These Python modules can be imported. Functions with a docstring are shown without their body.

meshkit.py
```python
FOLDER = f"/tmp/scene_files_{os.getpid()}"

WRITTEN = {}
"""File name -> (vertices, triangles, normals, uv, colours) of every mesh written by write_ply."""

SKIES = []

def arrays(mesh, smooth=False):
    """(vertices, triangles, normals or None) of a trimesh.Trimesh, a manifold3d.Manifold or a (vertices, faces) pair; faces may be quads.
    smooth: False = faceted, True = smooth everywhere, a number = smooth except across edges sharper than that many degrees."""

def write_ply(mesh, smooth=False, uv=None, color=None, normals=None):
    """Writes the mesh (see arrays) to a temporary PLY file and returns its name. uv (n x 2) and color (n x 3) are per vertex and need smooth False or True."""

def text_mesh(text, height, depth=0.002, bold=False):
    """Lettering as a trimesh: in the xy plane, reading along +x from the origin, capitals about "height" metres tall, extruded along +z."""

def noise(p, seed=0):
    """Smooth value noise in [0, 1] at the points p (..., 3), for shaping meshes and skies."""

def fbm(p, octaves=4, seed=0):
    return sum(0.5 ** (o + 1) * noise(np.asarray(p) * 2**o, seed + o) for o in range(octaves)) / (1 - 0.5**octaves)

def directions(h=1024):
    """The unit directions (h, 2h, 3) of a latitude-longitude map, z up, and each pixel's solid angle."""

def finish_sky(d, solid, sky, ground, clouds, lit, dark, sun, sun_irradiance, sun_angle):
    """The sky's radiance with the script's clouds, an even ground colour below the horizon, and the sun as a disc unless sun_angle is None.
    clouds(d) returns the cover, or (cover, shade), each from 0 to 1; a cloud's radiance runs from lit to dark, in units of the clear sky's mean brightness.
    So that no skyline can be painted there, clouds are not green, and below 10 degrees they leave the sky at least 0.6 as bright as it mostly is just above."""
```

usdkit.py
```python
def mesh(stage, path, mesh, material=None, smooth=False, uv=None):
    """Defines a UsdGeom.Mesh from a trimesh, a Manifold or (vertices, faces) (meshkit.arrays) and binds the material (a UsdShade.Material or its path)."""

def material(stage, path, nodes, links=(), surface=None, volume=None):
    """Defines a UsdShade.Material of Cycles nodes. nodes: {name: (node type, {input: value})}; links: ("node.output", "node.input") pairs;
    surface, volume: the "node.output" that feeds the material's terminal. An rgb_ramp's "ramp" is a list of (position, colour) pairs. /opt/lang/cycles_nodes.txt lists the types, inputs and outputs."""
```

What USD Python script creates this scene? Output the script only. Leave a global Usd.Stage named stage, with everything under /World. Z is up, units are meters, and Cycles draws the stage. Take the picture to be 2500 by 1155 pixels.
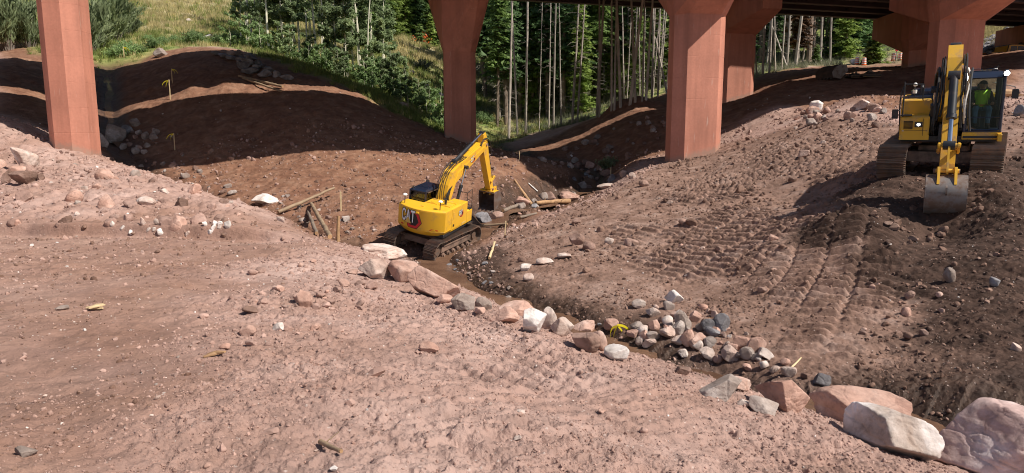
import math, random
import numpy as np, trimesh, manifold3d
from scipy.interpolate import RBFInterpolator, RectBivariateSpline
from scipy.ndimage import map_coordinates, gaussian_filter
from scipy.spatial import cKDTree
from pxr import Usd, UsdGeom, UsdLux, UsdShade, Gf, Sdf, Vt
import usdkit, meshkit

random.seed(7)
RNG = np.random.default_rng(11)
stage = Usd.Stage.CreateInMemory()
UsdGeom.SetStageUpAxis(stage, 'Z'); UsdGeom.SetStageMetersPerUnit(stage, 1.0)
world = UsdGeom.Xform.Define(stage, '/World'); stage.SetDefaultPrim(world.GetPrim())
UsdGeom.Scope.Define(stage, '/World/Looks')

# ---------------------------------------------------------------- camera, sky, sun, exposure
CZ = 5.0                      # eye height above the stream bed
FPX, PITCH = 1660.0, math.radians(8.2)
cam = UsdGeom.Camera.Define(stage, '/World/camera')
cam.CreateHorizontalApertureAttr(36.0); cam.CreateVerticalApertureAttr(36.0 * 1155 / 2500)
cam.CreateFocalLengthAttr(36.0 * FPX / 2500)
cam.CreateFStopAttr(0.0)
cam.CreateClippingRangeAttr(Gf.Vec2f(0.05, 5000))
cam.CreateExposureAttr(0.46)
cam.AddTranslateOp().Set(Gf.Vec3d(0, 0, CZ)); cam.AddRotateXOp().Set(90 - math.degrees(PITCH))

SUN_AZ, SUN_EL = math.radians(118), math.radians(49)   # clockwise from +y
sdir = np.array([math.sin(SUN_AZ) * math.cos(SUN_EL), math.cos(SUN_AZ) * math.cos(SUN_EL), math.sin(SUN_EL)])
def M(name, nodes, links=(), surface='p.BSDF', volume=None):
    return usdkit.material(stage, '/World/Looks/' + name, nodes, links, surface=surface, volume=volume)
dome = UsdLux.DomeLight.Define(stage, '/World/sky')
skym = M('sky_light', {'s': ('sky_texture', {'sky_type': 'single_scattering', 'sun_disc': False, 'sun_elevation': SUN_EL, 'sun_rotation': SUN_AZ}),
                       'b': ('background_shader', {'strength': 0.065})}, [('s.color', 'b.color')], surface='b.background')
UsdShade.MaterialBindingAPI.Apply(dome.GetPrim()).Bind(skym)
sun = UsdLux.DistantLight.Define(stage, '/World/sun')
sun.CreateNormalizeAttr(True); sun.CreateIntensityAttr(1.25); sun.CreateAngleAttr(0.8); sun.CreateColorAttr(Gf.Vec3f(1.0, 0.93, 0.84))
sun.AddRotateZOp().Set(-math.degrees(SUN_AZ)); sun.AddRotateXOp().Set(-(90 - math.degrees(SUN_EL)))

# ---------------------------------------------------------------- helpers
def P(u, v, Y):
    """the point seen at picture place (u, v) of the 2500x1155 photograph at distance Y in front of the camera"""
    a, b = (u - 1250) / FPX, (v - 577.5) / FPX
    dy = math.cos(PITCH) - b * math.sin(PITCH); dz = -math.sin(PITCH) - b * math.cos(PITCH)
    return np.array([a * Y / dy, Y, CZ + dz * Y / dy])
def RAY(u, v):
    p = P(u, v, 1.0) - np.array([0, 0, CZ]); return p
USED = {}
def uniq(parent, name):
    k = (parent, name); n = USED.get(k, 0); USED[k] = n + 1
    return f'{parent}/{name}' if n == 0 else f'{parent}/{name}_{n:03d}'
def pth(parent):
    return '/World' if parent is None else str(parent if isinstance(parent, (str, Sdf.Path)) else parent.GetPath())
def tag(prim, label=None, cat=None, group=None, kind=None):
    for k, v in (('label', label), ('category', cat), ('group', group), ('kind', kind)):
        if v: prim.SetCustomDataByKey(k, v)
    return prim
def mesh(name, m, mat, parent=None, smooth=False, label=None, cat=None, group=None, kind=None):
    if isinstance(m, list): m = trimesh.util.concatenate(m)
    g = usdkit.mesh(stage, uniq(pth(parent), name), m, mat, smooth)
    return tag(g.GetPrim(), label, cat, group, kind)
def thing(name, label, cat, loc=(0, 0, 0), rz=0.0, group=None, quat=None, scale=None, parent=None):
    x = UsdGeom.Xform.Define(stage, uniq(pth(parent), name))
    x.AddTranslateOp().Set(Gf.Vec3d(*map(float, loc)))
    if quat is not None:
        x.AddOrientOp(UsdGeom.XformOp.PrecisionFloat).Set(Gf.Quatf(*map(float, quat)))
    else:
        x.AddRotateZOp().Set(math.degrees(rz))
    if scale is not None: x.AddScaleOp().Set(Gf.Vec3f(*([float(scale)] * 3 if np.ndim(scale) == 0 else map(float, scale))))
    return tag(x.GetPrim(), label, cat, group)
UsdGeom.Scope.Define(stage, '/World/Looks/kinds') if False else None
def klass(name):
    return stage.CreateClassPrim('/kinds_' + name)
def copy_of(proto, name, label, cat, loc, rz=0.0, scale=None, group=None, quat=None):
    t = thing(name, label, cat, loc, rz, group, quat, scale)
    t.GetReferences().AddInternalReference(proto.GetPath()); t.SetInstanceable(True)
    return t
def quat_m(R):
    q = trimesh.transformations.quaternion_from_matrix(np.vstack([np.hstack([R, [[0], [0], [0]]]), [0, 0, 0, 1]])); return q
def box(sx, sy, sz, c=(0, 0, 0), R=None, ch=0.0):
    if ch > 0:
        pts = []
        for a in (-1, 1):
            for b in (-1, 1):
                for d in (-1, 1):
                    x, y, z = a * sx / 2, b * sy / 2, d * sz / 2
                    pts += [(x - a * ch, y, z), (x, y - b * ch, z), (x, y, z - d * ch)]
        m = trimesh.convex.convex_hull(np.array(pts))
    else:
        m = trimesh.creation.box([sx, sy, sz])
    if R is not None: m.apply_transform(np.vstack([np.hstack([R, [[0], [0], [0]]]), [0, 0, 0, 1]]))
    m.apply_translation(c); return m
def frame_to(d):
    d = np.asarray(d, float); d = d / np.linalg.norm(d)
    h = np.array([0, 0, 1.0]) if abs(d[2]) < .95 else np.array([1.0, 0, 0])
    x = np.cross(h, d); x /= np.linalg.norm(x); y = np.cross(d, x)
    return x, y, d
def tube(pts, r, n=8, caps=True):
    pts = np.asarray(pts, float); k = len(pts); r = np.broadcast_to(r, (k,))
    T = np.gradient(pts, axis=0); V = []
    x = None
    for i in range(k):
        t = T[i] / (np.linalg.norm(T[i]) + 1e-12)
        if x is None: x, y, _ = frame_to(t)
        else:
            x = x - t * (x @ t); x /= np.linalg.norm(x); y = np.cross(t, x)
        a = np.arange(n) / n * 2 * np.pi
        V.append(pts[i] + r[i] * (np.cos(a)[:, None] * x + np.sin(a)[:, None] * y))
    V = np.vstack(V); F = []
    for i in range(k - 1):
        for j in range(n):
            a, b = i * n + j, i * n + (j + 1) % n
            F += [(a, b, b + n), (a, b + n, a + n)]
    if caps:
        V = np.vstack([V, pts[:1], pts[-1:]]); c0, c1 = k * n, k * n + 1
        for j in range(n):
            F.append((c0, (j + 1) % n, j)); F.append((c1, (k - 1) * n + j, (k - 1) * n + (j + 1) % n))
    return trimesh.Trimesh(V, np.array(F), process=False)
def rod(a, b, r, n=10): return tube([a, b], r, n)
def spline(pts, n=12):
    pts = np.asarray(pts, float)
    from scipy.interpolate import CubicSpline
    t = np.r_[0, np.cumsum(np.linalg.norm(np.diff(pts, axis=0), axis=1))]
    return CubicSpline(t, pts)(np.linspace(0, t[-1], n))
def prism(poly, y0, y1, ch=0.0):
    """polygon in (x, z) pushed out from y0 to y1"""
    from shapely.geometry import Polygon
    m = trimesh.creation.extrude_polygon(Polygon(poly), y1 - y0, engine='earcut')
    v = m.vertices.copy(); m.vertices = np.c_[v[:, 0], y1 - v[:, 2], v[:, 1]]
    m.fix_normals(); return m
def hull(pts): return trimesh.convex.convex_hull(np.asarray(pts, float))
def xf(m, R=None, t=None):
    m = m.copy()
    if R is not None: m.apply_transform(np.vstack([np.hstack([R, [[0], [0], [0]]]), [0, 0, 0, 1]]))
    if t is not None: m.apply_translation(t)
    return m
def rotz(a): c, s = math.cos(a), math.sin(a); return np.array([[c, -s, 0], [s, c, 0], [0, 0, 1.0]])
def roty(a): c, s = math.cos(a), math.sin(a); return np.array([[c, 0, s], [0, 1.0, 0], [-s, 0, c]])
def rotx(a): c, s = math.cos(a), math.sin(a); return np.array([[1.0, 0, 0], [0, c, -s], [0, s, c]])
def sstep(a, b, x): t = np.clip((x - a) / (b - a), 0, 1); return t * t * (3 - 2 * t)
_TAB = [np.random.default_rng(100 + k).random((512, 512)).astype(np.float32) for k in range(4)]
def n2(x, y, s, seed=0, oct=3):
    """smooth value noise in the plan, 0..1"""
    x = np.asarray(x, np.float32) * np.float32(s) + np.float32(seed * 17.13 + 1000); y = np.asarray(y, np.float32) * np.float32(s) + np.float32(seed * 5.71 + 1000)
    out = np.float32(0)
    for o in range(oct):
        t = _TAB[(seed + o) % 4]
        ix = np.floor(x).astype(np.int32); iy = np.floor(y).astype(np.int32); fx = x - ix; fy = y - iy
        fx = fx * fx * (3 - 2 * fx); fy = fy * fy * (3 - 2 * fy); ix &= 511; iy &= 511; jx = (ix + 1) & 511; jy = (iy + 1) & 511
        a = t[ix, iy]; a = a + (t[jx, iy] - a) * fx; b = t[ix, jy]; b = b + (t[jx, jy] - b) * fx
        out = out + (a + (b - a) * fy) * np.float32(.5 ** (o + 1)); x = x * 2; y = y * 2
    return out / np.float32(1 - .5 ** oct)
# ---------------------------------------------------------------- terrain: points (u, v of the photograph, distance)
CTRL = """-300 1155 3.2;0 1155 3.4;600 1155 3.5;1200 1155 3.8;1700 1155 4.5;2050 1155 5.3;2350 1155 6.2
0 1000 4.5;600 1000 4.6;1200 1000 5.2;1700 1000 6.3;1950 1000 7.2;0 900 5.6;800 900 5.9;1300 900 7.0;1640 900 8.6
0 800 7.2;700 800 7.6;1100 800 8.8;1340 800 10.5;-300 700 10;0 700 10;500 700 10.3;800 700 11.2;1000 700 13;1090 705 14.2
0 640 12.6;400 640 12.8;700 640 13.6;850 640 15;900 640 16.3;0 600 15;400 600 15.2;700 600 16;830 600 17.5
-200 560 18;0 560 18;300 560 18.2;600 560 18.8;0 480 22;250 480 22;450 480 22.5;0 400 30;150 400 30;300 430 27;400 450 25.5
60 372 31.5;180 370 34;-100 330 33.5;0 330 33.5;0 290 36.5;-150 275 38;235 383 34;390 428 31;480 462 27.5;620 508 22.8;740 578 18.8
270 200 58;270 260 52;285 330 46;330 400 41;430 455 36.5;560 500 32;650 530 29;720 556 26.5;850 590 24.8;950 600 24.5
1000 625 23.5;1100 660 20.5;1140 700 18.5;1200 720 17.3;1350 770 14.8;1480 830 13;1600 878 11.7;1690 905 11.1;1800 962 9.9;2100 1035 8.6;2400 1100 7.4
1165 575 28;1200 545 31;1300 510 36;1380 480 41;1440 450 46;1400 415 50;1300 390 54;1220 365 60;1200 345 70
1250 560 27;1300 650 20;1500 620 20.5;1500 520 26;1400 500 30.5;1540 430 36;1628 380 44;1755 345 44;1700 430 33;1800 400 33;2000 400 27
1700 560 22;1700 700 16.5;1550 720 15.8;1600 820 13;1850 560 20.5;1850 700 15.6;1850 850 12;2000 700 14.8;2000 850 11.6;2000 480 23.5
2150 440 21;2370 440 20.7;2270 400 23;2440 335 25.5;2300 520 17.5;2290 560 16.8;2200 600 16;2200 700 14;2200 850 11.2;2200 950 9.6
2450 600 14.5;2450 750 11.8;2450 900 9.3;2450 980 8.3;2700 900 9.5;2450 450 18.5;2480 250 33;2450 180 45;2700 450 19;2750 150 45
2290 215 47;2000 270 43;1850 240 51;2100 250 38;2200 270 35;2100 180 58;1900 205 57;1800 243 59;1850 185 68;2000 165 75;2150 155 80;2300 145 75;2450 130 60;2450 60 100;2370 100 80;2490 190 44
1300 370 54;1500 340 52;1620 290 52;1500 280 60;1630 235 65;1300 335 66;1400 400 48;1550 400 44;1560 255 67;1400 305 66
700 520 31;850 540 28.5;700 450 35.5;700 380 41.5;700 300 46;700 240 50;650 190 54.5;560 125 62;430 130 62;330 155 62;450 235 51;450 300 47;450 370 43;560 440 38
900 430 37;900 370 42;900 310 46.5;880 260 50.5;960 280 52;820 205 55;720 155 60;1090 330 53;1180 355 56;1050 400 41;1150 430 37;1250 450 36.5;1350 430 42;1200 500 32.5;1050 500 31
800 190 66;1000 250 70;1000 150 95;1030 110 115;1070 300 62;1180 200 100;1180 330 72
30 90 75;0 150 58;50 240 48;0 185 53;0 270 45;450 100 75;450 50 100;450 0 130;200 0 110;-300 150 60;-300 0 110
1400 200 100;1650 150 100;1900 150 92;1900 60 130;2200 60 130;1200 100 140;1500 50 150;2500 0 140;2800 0 110;700 0 140;1000 0 170"""
ctrl = [P(*map(float, t.split())) for line in CTRL.split('\n') for t in line.split(';')]
ctrl += [np.array(p, float) + [0, 0, CZ] for p in ((0, 0, -1.62), (-4, 0, -1.5), (-9, 2, -1.5), (4, 0, -2.2), (8, 2, -3.4), (12, 3, -4.0), (16, 5, -3.0), (-30, 15, -1.8), (-45, 30, 1.5),
         (-70, 60, 12), (-120, 100, 40), (-60, 200, 62), (60, 220, 60), (150, 150, 50), (70, 40, 7), (110, 80, 22), (-150, 260, 100), (150, 280, 85), (0, 300, 95), (40, 20, 3.0), (28, 10, 0.5))]
ctrl = np.array(ctrl)
def warp(x, y): return np.arctan2(x, y + 3.0) * 3.0, np.log(np.hypot(x, y + 3.0)) * 2.0
wa, wb = warp(ctrl[:, 0], ctrl[:, 1])
_rbf = RBFInterpolator(np.c_[wa, wb], ctrl[:, 2], kernel='thin_plate_spline', smoothing=0.0008)
ga = np.linspace(-4.7, 4.7, 300); gb = np.linspace(math.log(1.5) * 2, math.log(420) * 2, 330)
A_, B_ = np.meshgrid(ga, gb, indexing='ij')
GZ = _rbf(np.c_[A_.ravel(), B_.ravel()]).reshape(A_.shape)
_spl = RectBivariateSpline(ga, gb, GZ, kx=3, ky=3)
def H0(x, y):
    a, b = warp(np.asarray(x, float), np.asarray(y, float))
    return _spl.ev(np.clip(a, ga[0], ga[-1]), np.clip(b, gb[0], gb[-1]))
def raycast(fn, u, v, lo=1.5, hi=260, n=700):
    d = RAY(u, v); ys = np.exp(np.linspace(math.log(lo), math.log(hi), n))
    z = CZ + d[2] * ys; h = fn(d[0] * ys, ys)
    k = np.nonzero(z < h)[0]
    if len(k) == 0: return np.array([d[0] * hi, hi, CZ + d[2] * hi])
    i = k[0]
    if i == 0: y = ys[0]
    else:
        g0, g1 = z[i - 1] - h[i - 1], z[i] - h[i]; y = ys[i - 1] + (ys[i] - ys[i - 1]) * g0 / (g0 - g1)
    return np.array([d[0] * y, y, float(fn(d[0] * y, y))])
def polyline(pts, n=80):
    p = spline(np.array(pts), n); return p
# the stream and its little tributary (centre lines in the plan)
STREAM = polyline([P(*t) for t in ((1200, 345, 72), (1225, 366, 60), (1300, 390, 54), (1395, 416, 50), (1440, 452, 45), (1370, 484, 41), (1290, 514, 36), (1195, 548, 31), (1150, 578, 28), (1075, 618, 24.3), (1085, 655, 20.8), (1140, 700, 18.5),
                    (1205, 722, 17.2), (1350, 772, 14.8), (1480, 832, 13), (1600, 880, 11.7), (1695, 907, 11.1), (1800, 955, 10.0), (2050, 985, 9.5), (2300, 1005, 8.6), (2650, 1040, 7.6))], 220)
TRIB = polyline([P(*t) for t in ((262, 170, 62), (268, 200, 58), (268, 260, 52), (285, 325, 46), (330, 400, 41), (430, 455, 36.5), (560, 500, 32), (650, 530, 29), (720, 556, 26.5), (850, 590, 24.8), (1000, 622, 24.3))], 120)
def dist_line(x, y, L):
    t = cKDTree(L[:, :2]); d, i = t.query(np.c_[np.ravel(x), np.ravel(y)]); return d.reshape(np.shape(x)), i.reshape(np.shape(x))
def poly_mask(x, y, uvY, soft):
    """1 inside the plan polygon, fading over soft metres"""
    import shapely
    q = np.array([P(*t)[:2] for t in uvY]); pg = shapely.Polygon(q)
    return q, pg
# machines, kept here because the ground is churned around them
EXA = P(1058, 600, 26.0); EXB = P(2302, 410, 21.9)
PIT = P(2290, 545, 17.0)
def H1(x, y):
    """ground with the carved stream, the cut bank, the berms and the pit, without the fine roughness"""
    x = np.asarray(x, float); y = np.asarray(y, float)
    z = H0(x, y)
    ds, i = dist_line(x, y, STREAM)
    w = 0.75 + 0.25 * np.sin(i * 0.35)
    z = z - 0.34 * np.exp(-(ds / w) ** 4)
    dt, _ = dist_line(x, y, TRIB)
    z = z - 0.45 * np.exp(-(dt / 0.9) ** 2)
    # cut bank at the foot of the left mound
    yb = 17.35 + 0.10 * (x + 12) * 0.2 + 0.5 * (n2(x, y * 0, 0.55, 3) - 0.5)
    inside = sstep(-19, -15.5, x) * (1 - sstep(-6.6, -5.2, x))
    step = sstep(0.0, 0.16, y - yb) * np.exp(-np.clip(y - yb, 0, 9) / 1.5) * 0.34
    z = z + step * inside - inside * 0.10 * np.exp(-((y - yb + 0.15) / 0.5) ** 2)
    # pit in front of the right machine's bucket and spoil heaps beside it
    def bump(c, r, h, q=2): return h * np.exp(-((np.hypot(x - c[0], y - c[1]) / r) ** q))
    z = z + bump(PIT + [0.1, -0.1, 0], 0.9, -0.42) + bump(PIT + [-1.7, 1.1, 0], 0.85, 0.36) + bump(PIT + [-2.1, -0.4, 0], 0.6, 0.22) + bump(PIT + [1.8, 0.6, 0], 0.9, 0.30) + bump(PIT + [2.4, 2.2, 0], 0.8, 0.35)
    # small dark heaps at the forest edge, berm beyond col 4
    for c, r, h in ((P(1500, 285, 61), 1.1, 0.9), (P(1555, 268, 60), 1.4, 0.95), (P(1845, 215, 60), 1.2, 0.5), (P(1900, 262, 45), 2.0, 0.35), (P(2080, 262, 40), 1.5, 0.3), (P(560, 215, 52.5), 1.0, 0.35), (P(470, 222, 52), 0.9, 0.3)):
        z = z + bump(c, r, h)
    return z
import shapely
def ground_poly(uv, far=None):
    q = [raycast(H0, *t)[:2] if len(t) == 2 else np.array(t[:2], float) for t in uv]
    return shapely.Polygon(q).buffer(0)
def soft(pg, x, y, w, seed=5, amp=1.0, s=0.5):
    """smooth membership of a plan polygon, edge width w metres, edge wandering by noise"""
    x = np.asarray(x, float); y = np.asarray(y, float)
    rings = [pg.exterior] if pg.geom_type == 'Polygon' else [g.exterior for g in pg.geoms]
    px, py = x.ravel(), y.ravel(); ins = np.zeros(px.shape, bool); d2 = np.full(px.shape, 1e12)
    for rg in rings:
        c = np.array(rg.coords)
        for (ax, ay), (bx, by) in zip(c[:-1], c[1:]):
            ex, ey = bx - ax, by - ay; L = ex * ex + ey * ey + 1e-12
            tt = np.clip(((px - ax) * ex + (py - ay) * ey) / L, 0, 1)
            d2 = np.minimum(d2, (px - ax - tt * ex) ** 2 + (py - ay - tt * ey) ** 2)
            if ay != by: ins ^= ((ay > py) != (by > py)) & (px < ex * (py - ay) / ey + ax)
    d = np.where(ins, np.sqrt(d2), -np.sqrt(d2)).reshape(x.shape)
    return sstep(-w, w, d + amp * w * 2 * (n2(x, y, s, seed) - 0.5))
# (u, v) pairs lie on the ground; triples (x, y, 0) are plan points
PG_MEADOW = ground_poly([(-400, 60), (0, 97), (100, 120), (235, 152), (330, 152), (400, 122), (560, 116), (640, 138), (760, 180), (860, 217), (960, 272), (1090, 327), (1170, 352), (1205, 352), (3, 90, 0), (6, 130, 0), (10, 300, 0), (-400, 400, 0), (-300, 60, 0)])
PG_FOREST = ground_poly([(1205, 352), (1300, 325), (1400, 303), (1500, 272), (1560, 250), (1640, 222), (1760, 205), (1835, 192), (1900, 172), (1990, 158), (2090, 152), (2180, 143), (2360, 122), (2420, 60), (150, 200, 0), (100, 330, 0), (10, 300, 0), (6, 130, 0), (3, 90, 0)])
PG_STRAW = ground_poly([(2360, 128), (2420, 108), (2520, 85), (2600, 70), (2600, 40), (2400, 40), (2360, 75)])
PG_STRAW2 = ground_poly([(940, 165), (1010, 172), (1090, 160), (1090, 104), (1000, 100), (940, 104)])
PG_STRAW3 = ground_poly([(320, 92), (450, 84), (585, 70), (620, 10), (600, -60), (250, -60)])
PG_DUG = ground_poly([(2060, 470), (2150, 445), (2440, 400), (2500, 370), (2800, 420), (2750, 985), (2500, 995), (2330, 985), (2270, 860), (2230, 740), (2150, 690), (2170, 630), (2100, 560)])
PG_MOUND = ground_poly([(-300, 300), (0, 292), (230, 375), (480, 460), (620, 512), (720, 575), (560, 560), (0, 555), (-300, 560)])
PG_DUG2 = ground_poly([(1170, 600), (1235, 590), (1260, 650), (1300, 720), (1420, 800), (1560, 860), (1660, 890), (1800, 940), (1960, 950), (1960, 990), (1700, 930), (1500, 850), (1230, 740), (1120, 680), (1130, 640)])
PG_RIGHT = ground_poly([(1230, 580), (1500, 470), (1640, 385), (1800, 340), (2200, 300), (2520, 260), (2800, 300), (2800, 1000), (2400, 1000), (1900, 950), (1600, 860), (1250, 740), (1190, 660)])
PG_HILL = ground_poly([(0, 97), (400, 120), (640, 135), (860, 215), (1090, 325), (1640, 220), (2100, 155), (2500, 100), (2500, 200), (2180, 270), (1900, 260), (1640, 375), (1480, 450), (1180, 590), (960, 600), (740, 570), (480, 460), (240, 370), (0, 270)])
PG_TREADS = ground_poly([(1830, 640), (2080, 540), (2190, 600), (2130, 720), (2060, 880), (1930, 860), (1880, 740)])
PG_TREADS2 = ground_poly([(1560, 520), (1800, 380), (2130, 300), (2190, 400), (2060, 520), (1900, 640), (1650, 700), (1480, 620)])
PG_BENCH = ground_poly([(-300, 585), (820, 590), (600, 640), (480, 720), (430, 860), (380, 1000), (350, 1150), (-300, 1150)])
PG_GROOVE = ground_poly([(900, 720), (1150, 760), (1500, 890), (1800, 1010), (2100, 1150), (900, 1150), (980, 900)])
def zones(x, y):
    g = np.maximum(soft(PG_MEADOW, x, y, 0.9, 5, 1.2, 0.5), soft(PG_FOREST, x, y, 0.8, 6, 1.0, 0.5))
    st = np.maximum(soft(PG_STRAW, x, y, 1.5, 9), .85 * np.maximum(soft(PG_STRAW2, x, y, 3, 19, .8, .2), soft(PG_STRAW3, x, y, 4, 20, .8, .2)))
    dug = np.maximum(soft(PG_DUG, x, y, 0.6, 7, 1.5, 0.7), soft(PG_DUG2, x, y, 0.4, 8, 1.5, 0.9) * 0.75)
    for c, r in ((PIT, 2.0), (PIT + [-1.9, 0.8, 0], 1.3)):
        dug = np.maximum(dug, 1 - sstep(r * 0.8, r * 1.3, np.hypot(x - c[0], y - c[1])))
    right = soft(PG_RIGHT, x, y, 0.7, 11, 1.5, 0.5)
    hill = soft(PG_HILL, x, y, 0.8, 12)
    ds, _ = dist_line(x, y, STREAM); dt, _ = dist_line(x, y, TRIB)
    wet = np.maximum(1 - sstep(0.5, 1.9, ds + 1.2 * (n2(x, y, 1.1, 13) - .5)), 0.8 * (1 - sstep(0.5, 1.5, dt + (n2(x, y, 1.1, 14) - .5))))
    st_ = n2(x * .95 + y * .3, (y * .95 - x * .3) * .18, 1.6, 29, 3); dug = np.clip(dug * (1.0 + .35 * st_), 0, 1)
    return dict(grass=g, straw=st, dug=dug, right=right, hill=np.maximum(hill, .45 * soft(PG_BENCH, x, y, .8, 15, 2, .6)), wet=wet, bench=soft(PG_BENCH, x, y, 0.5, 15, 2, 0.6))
def ridges(x, y, ang, wl, lane, seed):
    c, s = math.cos(ang), math.sin(ang)
    a = x * c + y * s; b = -x * s + y * c
    b = b + 0.5 * (n2(x, y, 0.25, seed) - .5); a = a + 0.22 * (n2(x, y, 0.8, seed + 1) - .5)
    k = np.floor(b / lane); f = b / lane - k
    ph = np.sin(k * 12.9898 + seed) * 43.7; ph = ph - np.floor(ph)
    prof = np.abs(((a / wl + ph * 5) % 1.0) - 0.5) * 2
    return (1 - sstep(0.15, 0.5, prof)) * (0.25 + 0.75 * sstep(0.0, 0.15, f) * (1 - sstep(0.85, 1.0, f)))
def rough(x, y, Z, Yd):
    """clods, ruts and tread prints, fading into the material once they are smaller than the mesh"""
    r = lambda s, seed, o=2: n2(x, y, s, seed, o) - 0.5
    earth = 1 - Z['grass']
    loose = np.clip(0.62 + 0.10 * Z['dug'] - 0.12 * Z['right'] - 0.5 * Z['bench'] + 0.9 * r(0.7, 31), 0.15, 1.4)
    d = 0.16 * r(0.55, 20, 2) * (1 - 0.7 * Z['bench']) + 0.12 * r(0.9, 21, 3) + 0.09 * r(2.4, 22, 2) * loose
    v = n2(x, y, 5.5, 23, 2); d = d + 0.085 * loose * np.abs(v - 0.5) * 1.8
    v = n2(x, y, 12.0, 24, 2); d = d + 0.030 * loose * (sstep(0.48, 0.75, v))
    v = n2(x, y, 27.0, 25, 2); d = d + 0.016 * loose * (sstep(0.48, 0.66, v)) * (Yd < 26)
    v = n2(x, y, 60.0, 26, 1); d = d + 0.010 * loose * sstep(0.5, 0.75, v) * (Yd < 12)
    d = d + 0.10 * Z['dug'] * (np.abs(n2(x * .96 + y * .26, (y * .96 - x * .26) * .22, 2.2, 28, 3) - .5) * 2 - .3)
    d = d + 0.30 * Z['hill'] * (n2(x, y, .45, 33, 3) - .5) + .10 * Z['hill'] * (np.abs(n2(x, y, 1.7, 34, 2) - .5) * 2 - .3)
    d = d + TM['mo'] * (0.22 * (np.abs(n2(x, y, .9, 35, 3) - .5) * 2 - .3) + .14 * (np.abs(n2(x, y, 2.6, 36, 2) - .5) * 2 - .3))
    d = d * earth
    t1 = TM['t1']; d = d + t1 * (0.14 * ridges(x, y, 1.0, 0.34, 0.8, 3)) * (0.5 + n2(x, y, 1.3, 41))
    t2 = TM['t2']; d = d + t2 * sstep(0.34, 0.5, n2(x, y, 0.45, 42)) * (0.12 * ridges(x, y, 0.75, 0.36, 0.8, 5))
    q0, q1 = raycast(H0, 1000, 720), raycast(H0, 1700, 960); ga_ = math.atan2(q1[1] - q0[1], q1[0] - q0[0])
    t3 = TM['t3']
    b = -x * math.sin(ga_) + y * math.cos(ga_) + 0.25 * r(0.35, 43)
    d = d + t3 * (0.036 * np.sin(b * 2 * math.pi / 0.30) * sstep(0.40, 0.62, n2(x, y, 0.9, 44)) + 0.022 * ridges(x, y, ga_, 0.26, 0.55, 9))
    d = d + Z['bench'] * (0.05 * (n2(x * .35 + y * .1, y * 2.2, 1.0, 46, 3) - .5) + 0.05 * (n2(x * .3, y * 1.1 + x * .15, 2.6, 47, 2) - .5))
    d = d + Z['grass'] * 0.25 * r(0.6, 45)
    return d
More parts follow.
